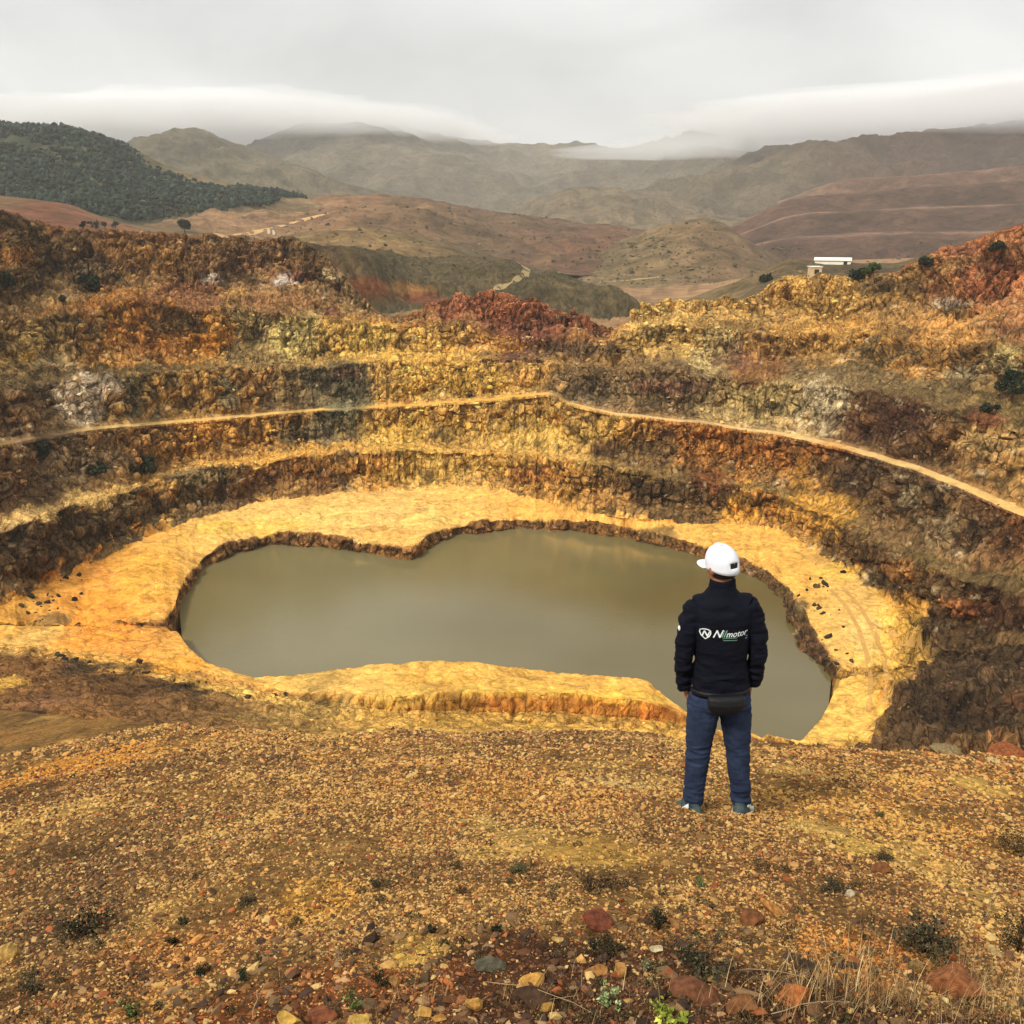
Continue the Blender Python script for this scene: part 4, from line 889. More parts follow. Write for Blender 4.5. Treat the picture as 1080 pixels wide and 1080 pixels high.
boxes('door', [(-.5, .6, -.06, -.003, -.2, 2.4 * s)], M_DARK, e)
loc, _ = cam_hit(286, 247)
if loc is not None:
    s = (loc.y * cp) / 1080
    e = bpy.data.objects.new('ruined_hut', None); COL.objects.link(e); e.location = loc
    tag(e, 'tiny ruined stone hut with pale broken walls on the left rim', 'ruin')
    make_obj('wall', [(-4 * s, 0, -1), (-1 * s, 0, -1), (-1 * s, 0, 3 * s), (-2 * s, 0, 5 * s), (-4 * s, 0, 4 * s), (-4 * s, .5, -1), (-1 * s, .5, -1), (-1 * s, .5, 3 * s), (-2 * s, .5, 5 * s), (-4 * s, .5, 4 * s)],
             [(0, 1, 2, 3, 4), (9, 8, 7, 6, 5), (0, 5, 6, 1), (1, 6, 7, 2), (2, 7, 8, 3), (3, 8, 9, 4), (4, 9, 5, 0)], M_WALLW, e, smooth=False)
    make_obj('wall', [(1.5 * s, 0, -1), (4 * s, 0, -1), (4 * s, 0, 2 * s), (3 * s, 0, 4 * s), (1.5 * s, 0, 4.4 * s), (1.5 * s, .5, -1), (4 * s, .5, -1), (4 * s, .5, 2 * s), (3 * s, .5, 4 * s), (1.5 * s, .5, 4.4 * s)],
             [(0, 1, 2, 3, 4), (9, 8, 7, 6, 5), (0, 5, 6, 1), (1, 6, 7, 2), (2, 7, 8, 3), (3, 8, 9, 4), (4, 9, 5, 0)], M_WALLW, e, smooth=False)
    boxes('rear_wall', [(-4 * s, 4 * s, 2.5, 3, -1, 2.2 * s)], M_BEIGE, e)

# ------------------------------------------------------------------ foreground rocks
M_ROCK = {}
def rock_mat(rgb):
    if rgb not in M_ROCK: M_ROCK[rgb] = plain_mat('stone', tuple(c * .74 + b * .18 for c, b in zip(rgb, (110, 90, 62))), rough=.9, var=.5, scale=34, bump=.02, spec=.2)
    return M_ROCK[rgb]
def rock(px_, py_, w_, h_, rgb, label, seed, ang=0.0, flat=None):
    g = fg(px_, py_ + h_ * .45); dep = g.y * cp - g.z * sp; s = dep / 1080
    bm = bmesh.new(); bmesh.ops.create_icosphere(bm, subdivisions=3, radius=1.0)
    r = random.Random(seed)
    # cut the ball with random planes: an angular, faceted stone
    for _ in range(9):
        n_ = Vector((r.gauss(0, 1), r.gauss(0, 1), r.gauss(0, 1))).normalized(); dd = r.uniform(.45, .8)
        for v in bm.verts:
            k = v.co.dot(n_)
            if k > dd: v.co -= n_ * (k - dd)
    sx, sy, sz_ = w_ * s / 1.45, w_ * s / 1.45 * r.uniform(.6, .9), max(.5 * h_, 4) * s / .8
    for v in bm.verts:
        v.co = Vector((v.co.x * sx, v.co.y * sy, v.co.z * sz_)) * (1 + r.uniform(-.02, .02))
    bmesh.ops.rotate(bm, verts=bm.verts, matrix=Matrix.Rotation(ang, 3, 'Y') @ Matrix.Rotation(r.uniform(-.4, .4), 3, 'Z'))
    zmin = min(v.co.z for v in bm.verts)
    me = bpy.data.meshes.new('rock'); bm.to_mesh(me); bm.free(); me.materials.append(rock_mat(rgb))
    o = bpy.data.objects.new('rock', me); COL.objects.link(o); o.location = g + Vector((0, 0, -zmin * .5))
    tag(o, label, 'rock', 'loose rocks on the near slope'); return o
ROCKS = [
    (10, 1000, 24, 22, (186, 146, 74), 'tan angular stone at the left edge of the gravel slope', .2),
    (305, 1074, 20, 18, (204, 160, 70), 'yellow ochre block left of the flat red brown stone at the bottom', .1),
    (338, 1070, 32, 14, (120, 62, 36), 'flat red brown stone between two yellow stones at the bottom', 0),
    (382, 1076, 18, 12, (206, 166, 74), 'small yellow stone right of the flat red brown stone', .3),
    (515, 1017, 30, 12, (78, 76, 62), 'dark grey slate slab lying flat amid orange gravel', .12),
    (500, 1054, 14, 24, (204, 150, 70), 'upright ochre wedge below the grey slate slab', .3),
    (563, 1034, 26, 12, (206, 148, 66), 'flat ochre slab lying against the dark brown block', -.1),
    (560, 1052, 34, 20, (62, 40, 26), 'dark brown block under the flat ochre slab', 0),
    (577, 1060, 16, 12, (190, 138, 64), 'small ochre stone at the right foot of the dark brown block', .3),
    (447, 1068, 18, 14, (196, 146, 68), 'ochre stone at the bottom, left of its smaller twin', -.3),
    (463, 1074, 13, 10, (196, 140, 64), 'smaller ochre stone beside a larger ochre one at the bottom', .1),
    (416, 1033, 17, 13, (150, 104, 52), 'brown ochre stone lying left of the grey slate slab', .5),
    (632, 968, 30, 20, (106, 48, 30), 'dark red squarish stone under the dry brown shrub', 0),
    (628, 1022, 20, 12, (166, 112, 54), 'flat orange brown stone left of a rounded tan stone', 0),
    (654, 1022, 14, 16, (176, 122, 60), 'rounded tan stone beside the flat orange brown stone', 0),
    (737, 1046, 46, 18, (106, 60, 36), 'long dark rust slab under the grey green shrub', .1),
    (783, 1060, 30, 20, (128, 78, 42), 'rounded rust stone right of the long dark rust slab', 0),
    (815, 957, 28, 12, (190, 126, 58), 'long orange stone tilted down to the right', .5),
    (790, 966, 24, 18, (122, 72, 38), 'rust brown stone left of the tilted orange stone', 0),
    (852, 1018, 22, 15, (50, 36, 26), 'black brown cube shaped stone above the dry grass', 0),
    (835, 1048, 40, 20, (176, 96, 42), 'bright orange stone lying in the dry grass', -.2),
    (1008, 1032, 50, 34, (146, 82, 44), 'largest stone of all, faceted rust block at lower right', .1),
    (1049, 1003, 17, 10, (186, 154, 96), 'pale tan chip right of the dark grey shrub', .5),
    (963, 1017, 18, 16, (150, 116, 66), 'tan grey stone left of the largest rust block', .6),
    (928, 915, 18, 14, (128, 76, 40), 'brown stone in front of a dark weed on the slope', 0),
    (997, 787, 24, 12, (132, 112, 76), 'grey green boulder on the crest at the right', 0),
    (1048, 802, 16, 8, (206, 176, 118), 'pale flat stone behind the crest below the right rim', 0),
    (1066, 782, 34, 16, (140, 74, 38), 'orange red boulder on the crest at the right edge', 0),
    (470, 1000, 9, 6, (190, 150, 84), 'little pale ochre stone above the grey slate slab', 0),
    (588, 990, 10, 8, (200, 160, 92), 'small cream stone left of the dark red squarish stone', 0),
    (693, 1000, 12, 8, (214, 196, 150), 'small white stone below the dark grey weed', .3),
    (895, 942, 10, 7, (200, 184, 150), 'small white pebble next to a dark weed right of the man', .1),
]
for i, (a, b_, c_, d_, e_, f_, g_) in enumerate(ROCKS): rock(a, b_, c_, d_, e_, f_, 900 + i, g_)

# ------------------------------------------------------------------ foreground plants
def blade_mesh(n, spread, length, width, lean, r):
    V, F = [], []
    for i in range(n):
        a = r.uniform(0, 6.283); rr = spread * r.random() ** .5; bx, by = rr * math.cos(a), rr * math.sin(a)
        la = r.uniform(0, 6.283); ln = length * r.uniform(.45, 1.1); le = lean * r.uniform(.2, 1.3)
        dx, dy = math.cos(la) * le, math.sin(la) * le; px_, py_ = -math.sin(la) * width, math.cos(la) * width
        o_ = len(V)
        for k in range(4):
            u = k / 3; q = (bx + dx * ln * u * (.5 + u * .6), by + dy * ln * u * (.5 + u * .6), ln * u * (1 - .25 * u * le) - .01); w_ = 1 - u * .85
            V += [(q[0] - px_ * w_, q[1] - py_ * w_, q[2]), (q[0] + px_ * w_, q[1] + py_ * w_, q[2])]
        for k in range(3): F.append((o_ + 2 * k, o_ + 2 * k + 1, o_ + 2 * k + 3, o_ + 2 * k + 2))
    return V, F
def plant(name, px_, py_, w_, h_, label, cat, kind, cols, seed):
    r = random.Random(seed); rn = np.random.default_rng(seed)
    g = fg(px_, py_); s = (g.y * cp - g.z * sp) / 1080; W_, H_ = w_ * s, h_ * s
    e = bpy.data.objects.new(name, None); COL.objects.link(e); e.location = g; tag(e, label, cat, 'weeds on the near slope')
    paths = []; tips = []
    for i in range(14 if kind != 'mat' else 24):
        a = r.uniform(0, 6.283); q = r.random() ** .5 * .5; tx, ty, tz = math.cos(a) * q * W_, math.sin(a) * q * W_, H_ * r.uniform(.4, 1.0) * (1 - q * .6)
        th = max(.0012, .5 * s)
        paths.append([(0, 0, -.01, th), (tx * .4, ty * .4, tz * .55, th * .7), (tx, ty, tz, th * .4)]); tips.append((tx, ty, tz)); tips.append((tx * .7, ty * .7, tz * .7))
    V, F = tube_mesh(paths, 4); make_obj('stem', V, F, M_STEM if kind == 'dry' else M_BARK, e)
    tips = np.array(tips); n_ = {'leafy': 130, 'dark': 800, 'dry': 160, 'mat': 700}[kind]
    V, F, cc = leaf_cloud(n_, tips, np.full(len(tips), W_ * .14), max(.0035, W_ * (.075 if kind == 'leafy' else .035)), np.array([lin(c) for c in cols]), rn, .8, vert=(kind == 'dry'))
    make_obj('leaves', V, F, M_LEAF, e, colors=cc, smooth=False)
DKG = [(44, 42, 26), (60, 56, 34), (34, 32, 20)]; GRY = [(84, 80, 56), (66, 60, 40), (50, 46, 30)]; LG = [(130, 146, 90), (150, 164, 110)]; YG = [(150, 156, 60), (110, 124, 44)]; MG = [(62, 78, 34), (84, 96, 44)]; BRN = [(88, 66, 40), (110, 84, 50), (66, 50, 32)]
PLANTS = [
    (92, 985, 50, 26, 'dark spreading weed on brown gravel at the left', 'weed', 'mat', DKG),
    (262, 953, 22, 10, 'small flat grey green weed in orange gravel', 'weed', 'mat', GRY),
    (140, 1074, 26, 22, 'bright green leafy weed at the bottom left', 'weed', 'leafy', MG),
    (372, 1066, 26, 26, 'green leafy weed right of the flat red brown stone', 'weed', 'leafy', MG),
    (400, 1040, 20, 16, 'dark weed behind the brown ochre stone', 'weed', 'dark', DKG),
    (214, 1028, 18, 12, 'dark weed with a white pebble below the orange earth', 'weed', 'dark', DKG),
    (256, 1034, 16, 10, 'little dark green weed right of another dark weed', 'weed', 'dark', [(40, 46, 28), (54, 62, 36)]),
    (182, 996, 14, 9, 'tiny dark weed in the middle of orange earth', 'weed', 'dark', DKG),
    (194, 975, 10, 7, 'tiny grey weed above the orange earth patch', 'weed', 'dark', GRY),
    (34, 1046, 30, 14, 'low green brown weed by the lower left corner', 'weed', 'mat', GRY),
    (632, 1010, 36, 22, 'very dark bushy weed above the flat orange brown stone', 'weed', 'dark', DKG),
    (695, 982, 32, 32, 'dark grey bushy weed right of the dark red stone', 'weed', 'dark', DKG),
    (630, 938, 48, 16, 'dry brown mat of twigs above the dark red stone', 'dry shrub', 'mat', BRN),
    (645, 1064, 34, 30, 'pale silvery green weed at the bottom middle', 'weed', 'leafy', LG),
    (706, 1076, 50, 24, 'yellow green leafy weed at the bottom edge', 'weed', 'leafy', YG),
    (684, 1028, 18, 26, 'thin pale grey green weed between two stones', 'weed', 'leafy', [(140, 140, 100), (110, 114, 76)]),
    (742, 1030, 62, 44, 'wide grey green bushy shrub on the long rust slab', 'shrub', 'dark', GRY),
    (975, 1006, 72, 46, 'large dark grey round shrub above the largest rust block', 'shrub', 'dark', [(64, 58, 38), (48, 44, 28), (84, 76, 50)]),
    (1074, 1004, 44, 50, 'dark shrub cut off by the right edge', 'shrub', 'dark', [(48, 40, 26), (64, 54, 34)]),
    (1072, 900, 40, 26, 'olive dry shrub at the right edge, higher on the slope', 'dry shrub', 'dark', [(110, 86, 46), (84, 66, 38)]),
    (933, 908, 22, 10, 'dark weed behind the brown stone on the slope', 'weed', 'dark', GRY),
    (878, 940, 34, 9, 'flat dark weed with white pebbles beside it', 'weed', 'mat', GRY),
    (546, 920, 20, 10, 'flat grey green weed in the middle of the gravel', 'weed', 'mat', [(90, 92, 60), (70, 70, 44)]),
    (396, 935, 12, 10, 'tiny dark weed in open gravel left of centre', 'weed', 'dark', GRY),
    (486, 942, 14, 8, 'tiny brown weed in open gravel near the centre', 'weed', 'dark', BRN),
    (456, 984, 12, 8, 'tiny dark weed above the yellow earth patch', 'weed', 'dark', DKG),
    (524, 982, 12, 8, 'tiny dark weed above the grey slate slab', 'weed', 'dark', DKG),
    (738, 934, 14, 8, 'small green weed on gravel below the man', 'weed', 'dark', [(110, 118, 66), (84, 92, 52)]),
    (928, 862, 14, 6, 'small flat green weed on gravel right of the man', 'weed', 'mat', [(96, 92, 54), (80, 78, 44)]),
    (367, 1076, 0, 0, '', '', '', None),
]
for i, p_ in enumerate(PLANTS):
    if p_[2]: plant('shrub' if 'shrub' in p_[5] else 'weed', *p_, 1200 + i)

r = np.random.default_rng(91)
n_ = 1500; a_ = r.uniform(-.62, .62, n_); d_ = 2.35 + 1.5 * r.random(n_) ** 1.8
xg, yg = d_ * np.sin(a_), d_ * np.cos(a_); sz = r.lognormal(math.log(.019), .35, n_)
cb = lin((112, 86, 56)) * r.lognormal(0, .5, (n_, 1)); k_ = r.random(n_) < .18; cb[k_] = lin((196, 150, 84)) * r.uniform(.6, 1, (k_.sum(), 1)); k_ = r.random(n_) < .3; cb[k_] = lin((70, 50, 36)) * r.uniform(.5, 1.2, (k_.sum(), 1))
tag(chips('stones', xg, yg, ground_z(xg, yg) - sz * .25, sz, np.clip(cb, .006, .6), .6, M_CHIP, 92), kind='stuff')
n_ = 420; a_ = r.uniform(-.62, .62, n_); d_ = 2.35 + 2.6 * r.random(n_) ** 2.4
xg, yg = d_ * np.sin(a_), d_ * np.cos(a_); kp = r.random(n_) < np.where(a_ > .02, 1, .55); xg, yg = xg[kp], yg[kp]; zg = ground_z(xg, yg)
cen = np.stack([xg, yg, zg + .012], -1)
V, F, cc = leaf_cloud(26000, cen, r.uniform(.018, .05, len(cen)), .0055, np.array([lin(c) for c in ((64, 52, 32), (84, 70, 42), (46, 40, 26), (96, 74, 44), (60, 62, 36))]), r, .45)
tag(make_obj('undergrowth', V, F, M_LEAF, colors=cc, smooth=False), kind='stuff')

# dry grass, lower right and in the bottom strip
rg = random.Random(5); V, F, cc = [], [], []
def grass_at(px_, py_, n_, spread, length, seed):
    g = fg(px_, py_); v, f = blade_mesh(n_, spread, length, .0011, .55, random.Random(seed)); o_ = len(V)
    for q in v: V.append((q[0] + g.x, q[1] + g.y, q[2] + g.z))
    for q in f: F.append(tuple(i + o_ for i in q))
    for k in range(n_):
        c_ = lin(rg.choice([(168, 140, 92), (140, 110, 66), (196, 172, 124), (110, 84, 50)])) * rg.uniform(.6, 1.1)
        for _ in range(8): cc.append(c_)
for k in range(120):
    grass_at(rg.uniform(790, 1090), rg.uniform(1035, 1085), 9, .10, .14, k)
for k in range(40): grass_at(rg.uniform(840, 950), rg.uniform(985, 1040), 6, .10, .12, 300 + k)
for k in range(60): grass_at(rg.uniform(420, 800), rg.uniform(1040, 1085), 4, .10, .09, 400 + k)
for k in range(90): grass_at(rg.uniform(0, 1080), rg.uniform(900, 1080), 2, .06, .05, 500 + k)
o = make_obj('dry_grass', V, F, M_LEAF, colors=np.array(cc) * ALB, smooth=False); tag(o, kind='stuff')

def twig(p0, p1, label, seed, th=.0022):
    a = fg(*p0); b_ = fg(*p1); r = random.Random(seed); path = []
    a = a + Vector((0, 0, .015)); b_ = b_ + Vector((0, 0, .035))
    for k in range(7):
        u = k / 6; q = a.lerp(b_, u) + Vector((r.uniform(-.006, .006), r.uniform(-.006, .006), .03 * math.sin(math.pi * u) + r.uniform(0, .006))); path.append((*q, th * (1 - .6 * u)))
    q = a.lerp(b_, .6); side = [(*q, th * .6), (*(q + (b_ - a) * .25 + Vector((.02, .01, .04))), th * .25)]
    V_, F_ = tube_mesh([path, side], 5)
    o = make_obj('twig', V_, F_, M_STEM); tag(o, label, 'twig', 'dry twigs on the near slope')
twig((513, 1042), (622, 1078), 'long pale twig crossing the stones at the bottom middle', 1)
twig((776, 1030), (860, 1047), 'bent pale twig lying left of the orange stone in the grass', 2)
twig((337, 1009), (362, 1030), 'short pale twig on orange gravel left of the yellow patch', 3)
twig((268, 1078), (277, 1050), 'thin pale twig standing at the bottom left', 4)
twig((1040, 970), (1052, 940), 'thin dry stalk standing right of the large dark shrub', 5)
twig((812, 1075), (905, 1068), 'pale twig in the dry grass at the bottom edge', 6)

# ------------------------------------------------------------------ the man
def ellipsoid(c, rx, ry, rz, seg=24, rot=None):
    bm = bmesh.new(); bmesh.ops.create_uvsphere(bm, u_segments=seg, v_segments=seg // 2, radius=1)
    for v in bm.verts:
        q = Vector((v.co.x * rx, v.co.y * ry, v.co.z * rz))
        if rot: q = rot @ q
        v.co = q + Vector(c)
    V_ = [v.co.copy() for v in bm.verts]; F_ = [tuple(v.index for v in f.verts) for f in bm.faces]; bm.free(); return V_, F_
def ringloft(rings, seg=28, pw=2.2):
    """rings: (cx, cy, cz, rx, ry) horizontal superellipse sections, closed at both ends"""
    V_, F_ = [], []
    for (cx, cy, cz, rx, ry) in rings:
        for k in range(seg):
            a = 2 * math.pi * k / seg; ca, sa = math.cos(a), math.sin(a)
            V_.append(Vector((cx + rx * math.copysign(abs(ca) ** (2 / pw), ca), cy + ry * math.copysign(abs(sa) ** (2 / pw), sa), cz)))
    for i in range(len(rings) - 1):
        for k in range(seg):
            k2 = (k + 1) % seg; F_.append((i * seg + k, i * seg + k2, (i + 1) * seg + k2, (i + 1) * seg + k))
    F_.append(tuple(range(seg))[::-1]); n_ = (len(rings) - 1) * seg; F_.append(tuple(n_ + k for k in range(seg)))
    return V_, F_
def spline(path, n=5):
    """Catmull-Rom through (x, y, z, r)"""
    p = [np.array(q, float) for q in path]; p = [2 * p[0] - p[1]] + p + [2 * p[-1] - p[-2]]; out = []
    for i in range(1, len(p) - 2):
        for k in range(n):
            t = k / n; out.append(.5 * ((2 * p[i]) + (-p[i - 1] + p[i + 1]) * t + (2 * p[i - 1] - 5 * p[i] + 4 * p[i + 1] - p[i + 2]) * t * t + (-p[i - 1] + 3 * p[i] - 3 * p[i + 1] + p[i + 2]) * t ** 3))
    out.append(p[-2]); return [tuple(q) for q in out]
def tubep(path, sides=16, n=5): return tube_mesh([spline(path, n)], sides)
def fuse(name, pieces, voxel, mat, parent, smooth_it=3, wrinkle=None):
    V_, F_ = [], []
    for v, f in pieces:
        o_ = len(V_); V_ += list(v); F_ += [tuple(i + o_ for i in q) for q in f]
    me = bpy.data.meshes.new(name); me.from_pydata([tuple(v) for v in V_], [], F_); o = bpy.data.objects.new(name, me); COL.objects.link(o)
    bm = bmesh.new(); bm.from_mesh(me); bmesh.ops.recalc_face_normals(bm, faces=bm.faces); bm.to_mesh(me); bm.free()
    m = o.modifiers.new('r', 'REMESH'); m.mode = 'VOXEL'; m.voxel_size = voxel
    m = o.modifiers.new('s', 'SMOOTH'); m.iterations = smooth_it; m.factor = .5
    bpy.context.view_layer.update()
    dg_ = bpy.context.evaluated_depsgraph_get(); me2 = bpy.data.meshes.new_from_object(o.evaluated_get(dg_)); o.modifiers.clear(); o.data = me2
    if wrinkle:
        n_ = len(me2.vertices); co = np.empty(n_ * 3, np.float32); me2.vertices.foreach_get('co', co); co = co.reshape(-1, 3)
        no = np.empty(n_ * 3, np.float32); me2.vertices.foreach_get('normal', no); no = no.reshape(-1, 3)
        co = co + no * wrinkle(co)[:, None]; me2.vertices.foreach_set('co', co.astype(np.float32).ravel())
    me2.polygons.foreach_set('use_smooth', np.ones(len(me2.polygons), dtype=bool)); me2.materials.clear(); me2.materials.append(mat); me2.update()
    o.data.name = name
    if parent: o.parent = parent
    return o

M_SKIN = plain_mat('skin', (150, 100, 76), rough=.55, var=.08, scale=15)
M_JACK = plain_mat('navy_softshell', (11, 13, 24), rough=.85, var=.25, scale=9, sheen=.0, spec=.15)
M_JEAN = plain_mat('blue_jeans', (40, 50, 72), rough=.9, var=.3, scale=14, bump=.003, spec=.15)
M_CAP = plain_mat('white_cotton', (214, 217, 222), rough=.8, var=.03, scale=30)
M_BLACK = plain_mat('black_nylon', (16, 16, 18), rough=.6, var=.2, scale=20)
M_HAIR = plain_mat('short_dark_hair', (34, 24, 18), rough=.8, var=.4, scale=90, bump=.003)
M_SOLE = plain_mat('shoe_sole', (212, 216, 208), rough=.7, var=.1)
M_SHOE = plain_mat('shoe_upper', (66, 80, 80), rough=.8, var=.3, scale=40)
M_SDARK = plain_mat('outsole_rubber', (30, 32, 34), rough=.8, var=.2, scale=40)
M_PRINT = plain_mat('printed_white', (222, 230, 228), rough=.6, var=.05)
M_PRINTG = plain_mat('printed_green', (110, 150, 128), rough=.6, var=.05)

gl = fg(731, 856); grt = fg(780, 856)
base = (gl + grt) / 2; base.z = min(gl.z, grt.z)
HT = 1.0
# body: x to the right of the picture, y away from the camera, z up
SH = 1.455
def arm(sx):
    return [(sx * .11, .0, SH - .075, .040), (sx * .165, -.005, SH - .12, .042), (sx * .200, -.014, 1.22, .042), (sx * .212, -.010, 1.11, .038), (sx * .210, .012, 1.0, .034), (sx * .196, .045, .885, .027)]
body = [ringloft([(0, .0, .84, .12, .08), (0, 0, 1.0, .12, .09), (0, 0, 1.2, .135, .10), (0, 0, 1.36, .15, .10), (0, 0, 1.44, .08, .06)]),
        tubep([(0, .0, 1.42, .062), (0, .0, 1.50, .056), (-.005, .01, 1.58, .058)])]
for sx in (-1, 1):
    body.append(tubep(arm(sx)))
    body.append(tubep([(sx * .08, 0, .92, .085), (sx * .105, .0, .72, .075), (sx * .122, .01, .46, .050), (sx * .135, 0, .26, .046), (sx * .148, -.005, .08, .035)]))
    body.append(ellipsoid((sx * .150, .02, .05), .034, .07, .03))
    # hand with five fingers pushed into the trouser pocket
    w = Vector((sx * .194, .045, .885)); body.append(ellipsoid(w + Vector((-sx * .012, .018, -.05)), .022, .040, .052))
    for k, (fy, ln) in enumerate(((-.028, .062), (-.010, .074), (.010, .078), (.029, .070))):
        b0 = w + Vector((-sx * .014, .018 - fy, -.085)); body.append(tube_mesh([[(*b0, .0095), (*(b0 + Vector((-sx * .006, .004, -ln * .5))), .0088), (*(b0 + Vector((-sx * .018, .006, -ln))), .0072)]], 8))
    b0 = w + Vector((-sx * .012, .045, -.03)); body.append(tube_mesh([[(*b0, .012), (*(b0 + Vector((-sx * .012, .028, -.025))), .0105), (*(b0 + Vector((-sx * .02, .036, -.052))), .0085)]], 8))
HD = Vector((-.006, .012, 1.635)); TW = .55      # the head is turned a little to the left
HR = Matrix.Rotation(TW, 3, 'Z') @ Matrix.Rotation(-.10, 3, 'X')
def hp(x, y, z): return HD + HR @ Vector((x, y, z))
body += [ellipsoid(HD, .077, .096, .106, rot=HR), ellipsoid(hp(0, .03, -.055), .058, .066, .065, rot=HR),
         ellipsoid(hp(0, .100, -.018), .013, .022, .026, rot=HR), ellipsoid(hp(0, .088, .012), .009, .014, .03, rot=HR),
         ellipsoid(hp(0, .084, -.058), .026, .014, .006, rot=HR), ellipsoid(hp(0, .083, -.072), .022, .014, .007, rot=HR), ellipsoid(hp(0, .08, -.098), .024, .02, .016, rot=HR),
         ellipsoid(hp(-.032, .080, .026), .024, .012, .006, rot=HR), ellipsoid(hp(.032, .080, .026), .024, .012, .006, rot=HR)]
for sx in (-1, 1): body.append(ellipsoid(hp(sx * .080, -.004, -.016), .012, .020, .033, rot=HR))
man = fuse('person', body, .0065, M_SKIN, None, 2)
man.location = base; man.scale = (1.06, 1.06, 1.065); man.rotation_euler.y = -.032
tag(man, 'man seen from behind in white cap, navy jacket and jeans, gazing over the pit', 'person')
for sx in (-1, 1):
    v, f = ellipsoid(hp(sx * .031, .083, .006), .012, .009, .007, rot=HR); make_obj('eye', v, f, M_CAP, man)
# hair below the cap
v, f = ellipsoid(hp(0, -.012, .004), .0805, .096, .108, 32, HR)
keepf = [q for q in f if all((HR.transposed() @ (v[i] - HD)).y < .02 and (HR.transposed() @ (v[i] - HD)).z > -.075 and (HR.transposed() @ (v[i] - HD)).z < .03 for i in q)]
make_obj('hair', v, keepf, M_HAIR, man)
# cap
def cap_part():
    V_, F_ = [], []; seg, rr = 40, 12
    for i in range(rr + 1):
        u = i / rr * math.pi / 2 * 1.0
        for k in range(seg):
            a = 2 * math.pi * k / seg; V_.append(hp(.087 * math.cos(a) * math.sin(u) ** .85, -.004 + .102 * math.sin(a) * math.sin(u) ** .85, .012 + (.100 + .010 * math.sin(a)) * math.cos(u) ** 1.05 + .003 * math.sin(5 * a + 3 * u) * math.sin(2 * u)))
    # band: a little down at the back
    for j in range(1, 4):
        for k in range(seg):
            a = 2 * math.pi * k / seg; V_.append(hp(.0872 * math.cos(a), -.004 + .1022 * math.sin(a), .012 - .010 * j - .010 * j * max(0, -math.sin(a))))
    rows = rr + 1 + 3
    for i in range(rows - 1):
        for k in range(seg):
            k2 = (k + 1) % seg; q = (i * seg + k, (i + 1) * seg + k, (i + 1) * seg + k2, i * seg + k2)
            am = 2 * math.pi * (k + .5) / seg; back = abs(((am - 1.5 * math.pi + math.pi) % (2 * math.pi)) - math.pi)
            if back < .38 and rr - 1 <= i < rr + 1: continue       # the opening above the strap
            F_.append(q)
    return V_, F_
v, f = cap_part(); cp_o = make_obj('cap', v, f, M_CAP, man)
sm_ = cp_o.modifiers.new('t', 'SOLIDIFY'); sm_.thickness = .003; sm_.offset = 1
v, f = ellipsoid(hp(0, -.086, .002), .032, .014, .016, 20, HR); make_obj('cap_opening', v, f, M_BLACK, cp_o)
V_, F_ = [], []
for i in range(7):
    for k in range(17):
        a = math.radians(-72 + 144 * k / 16); r_ = i / 6
        V_.append(hp(math.sin(a) * (.084 + .004 * r_), .0 + math.cos(a) * .097 + r_ * .088 * math.cos(a * .9), .004 - .008 * r_ - .014 * (math.sin(a) ** 2)))
for i in range(6):
    for k in range(16): F_.append((i * 17 + k, i * 17 + k + 1, (i + 1) * 17 + k + 1, (i + 1) * 17 + k))
br = make_obj('brim', V_, F_, M_CAP, cp_o); sm_ = br.modifiers.new('t', 'SOLIDIFY'); sm_.thickness = .004
seams = []
for q in range(6):
    a = math.pi / 6 + q * math.pi / 3
    seams.append([(*hp(.0885 * math.cos(a) * math.sin(u) ** .85, -.004 + .1035 * math.sin(a) * math.sin(u) ** .85, .0135 + (.100 + .010 * math.sin(a)) * math.cos(u) ** 1.05 + .003 * math.sin(5 * a + 3 * u) * math.sin(2 * u)), .0013) for u in np.linspace(.05, math.pi / 2, 12)])
vs_, f = tube_mesh(seams, 5); make_obj('seam', vs_, f, plain_mat('cap_stitching', (150, 154, 164)), cp_o)
v, f = ellipsoid(hp(0, -.004, .1135), .007, .008, .005, 12); make_obj('button', v, f, M_CAP, cp_o)
# jacket
def sleeve(sx):
    return [(sx * .085, .0, SH - .040, .050), (sx * .135, -.002, SH - .058, .062), (sx * .172, -.006, SH - .115, .064), (sx * .200, -.014, 1.23, .057), (sx * .212, -.012, 1.11, .052), (sx * .211, .010, 1.0, .048), (sx * .201, .036, .91, .044), (sx * .197, .046, .862, .041)]
jk = [ringloft([(0, .01, .855, .170, .130), (0, .01, .88, .170, .130), (0, .01, .93, .165, .126), (0, .005, 1.05, .150, .118), (0, .0, 1.18, .158, .124), (0, .0, 1.30, .172, .128), (0, -.002, 1.37, .172, .120), (0, -.004, 1.42, .146, .103), (0, 0, 1.46, .108, .084), (0, 0, 1.49, .080, .073), (0, .002, 1.525, .072, .070), (0, .004, 1.55, .073, .072)], pw=2.3)]
for sx in (-1, 1): jk.append(tubep(sleeve(sx), 18))
def jw(co):
    w_ = (fbm(co * np.array([1, 1, 2.2]), .09, 3, 700) - .5) * .012
    cre = ridged(co * np.array([1, 1, 2.6]), .10, 2, 701) - .6
    side = sstep(.12, .24, np.abs(co[:, 0])); low = sstep(1.15, .95, co[:, 2]) * 1.0
    return w_ * 1.5 + cre * (.020 * side + .014 * low + .005)
jacket = fuse('jacket', jk, .006, M_JACK, man, 7, jw)
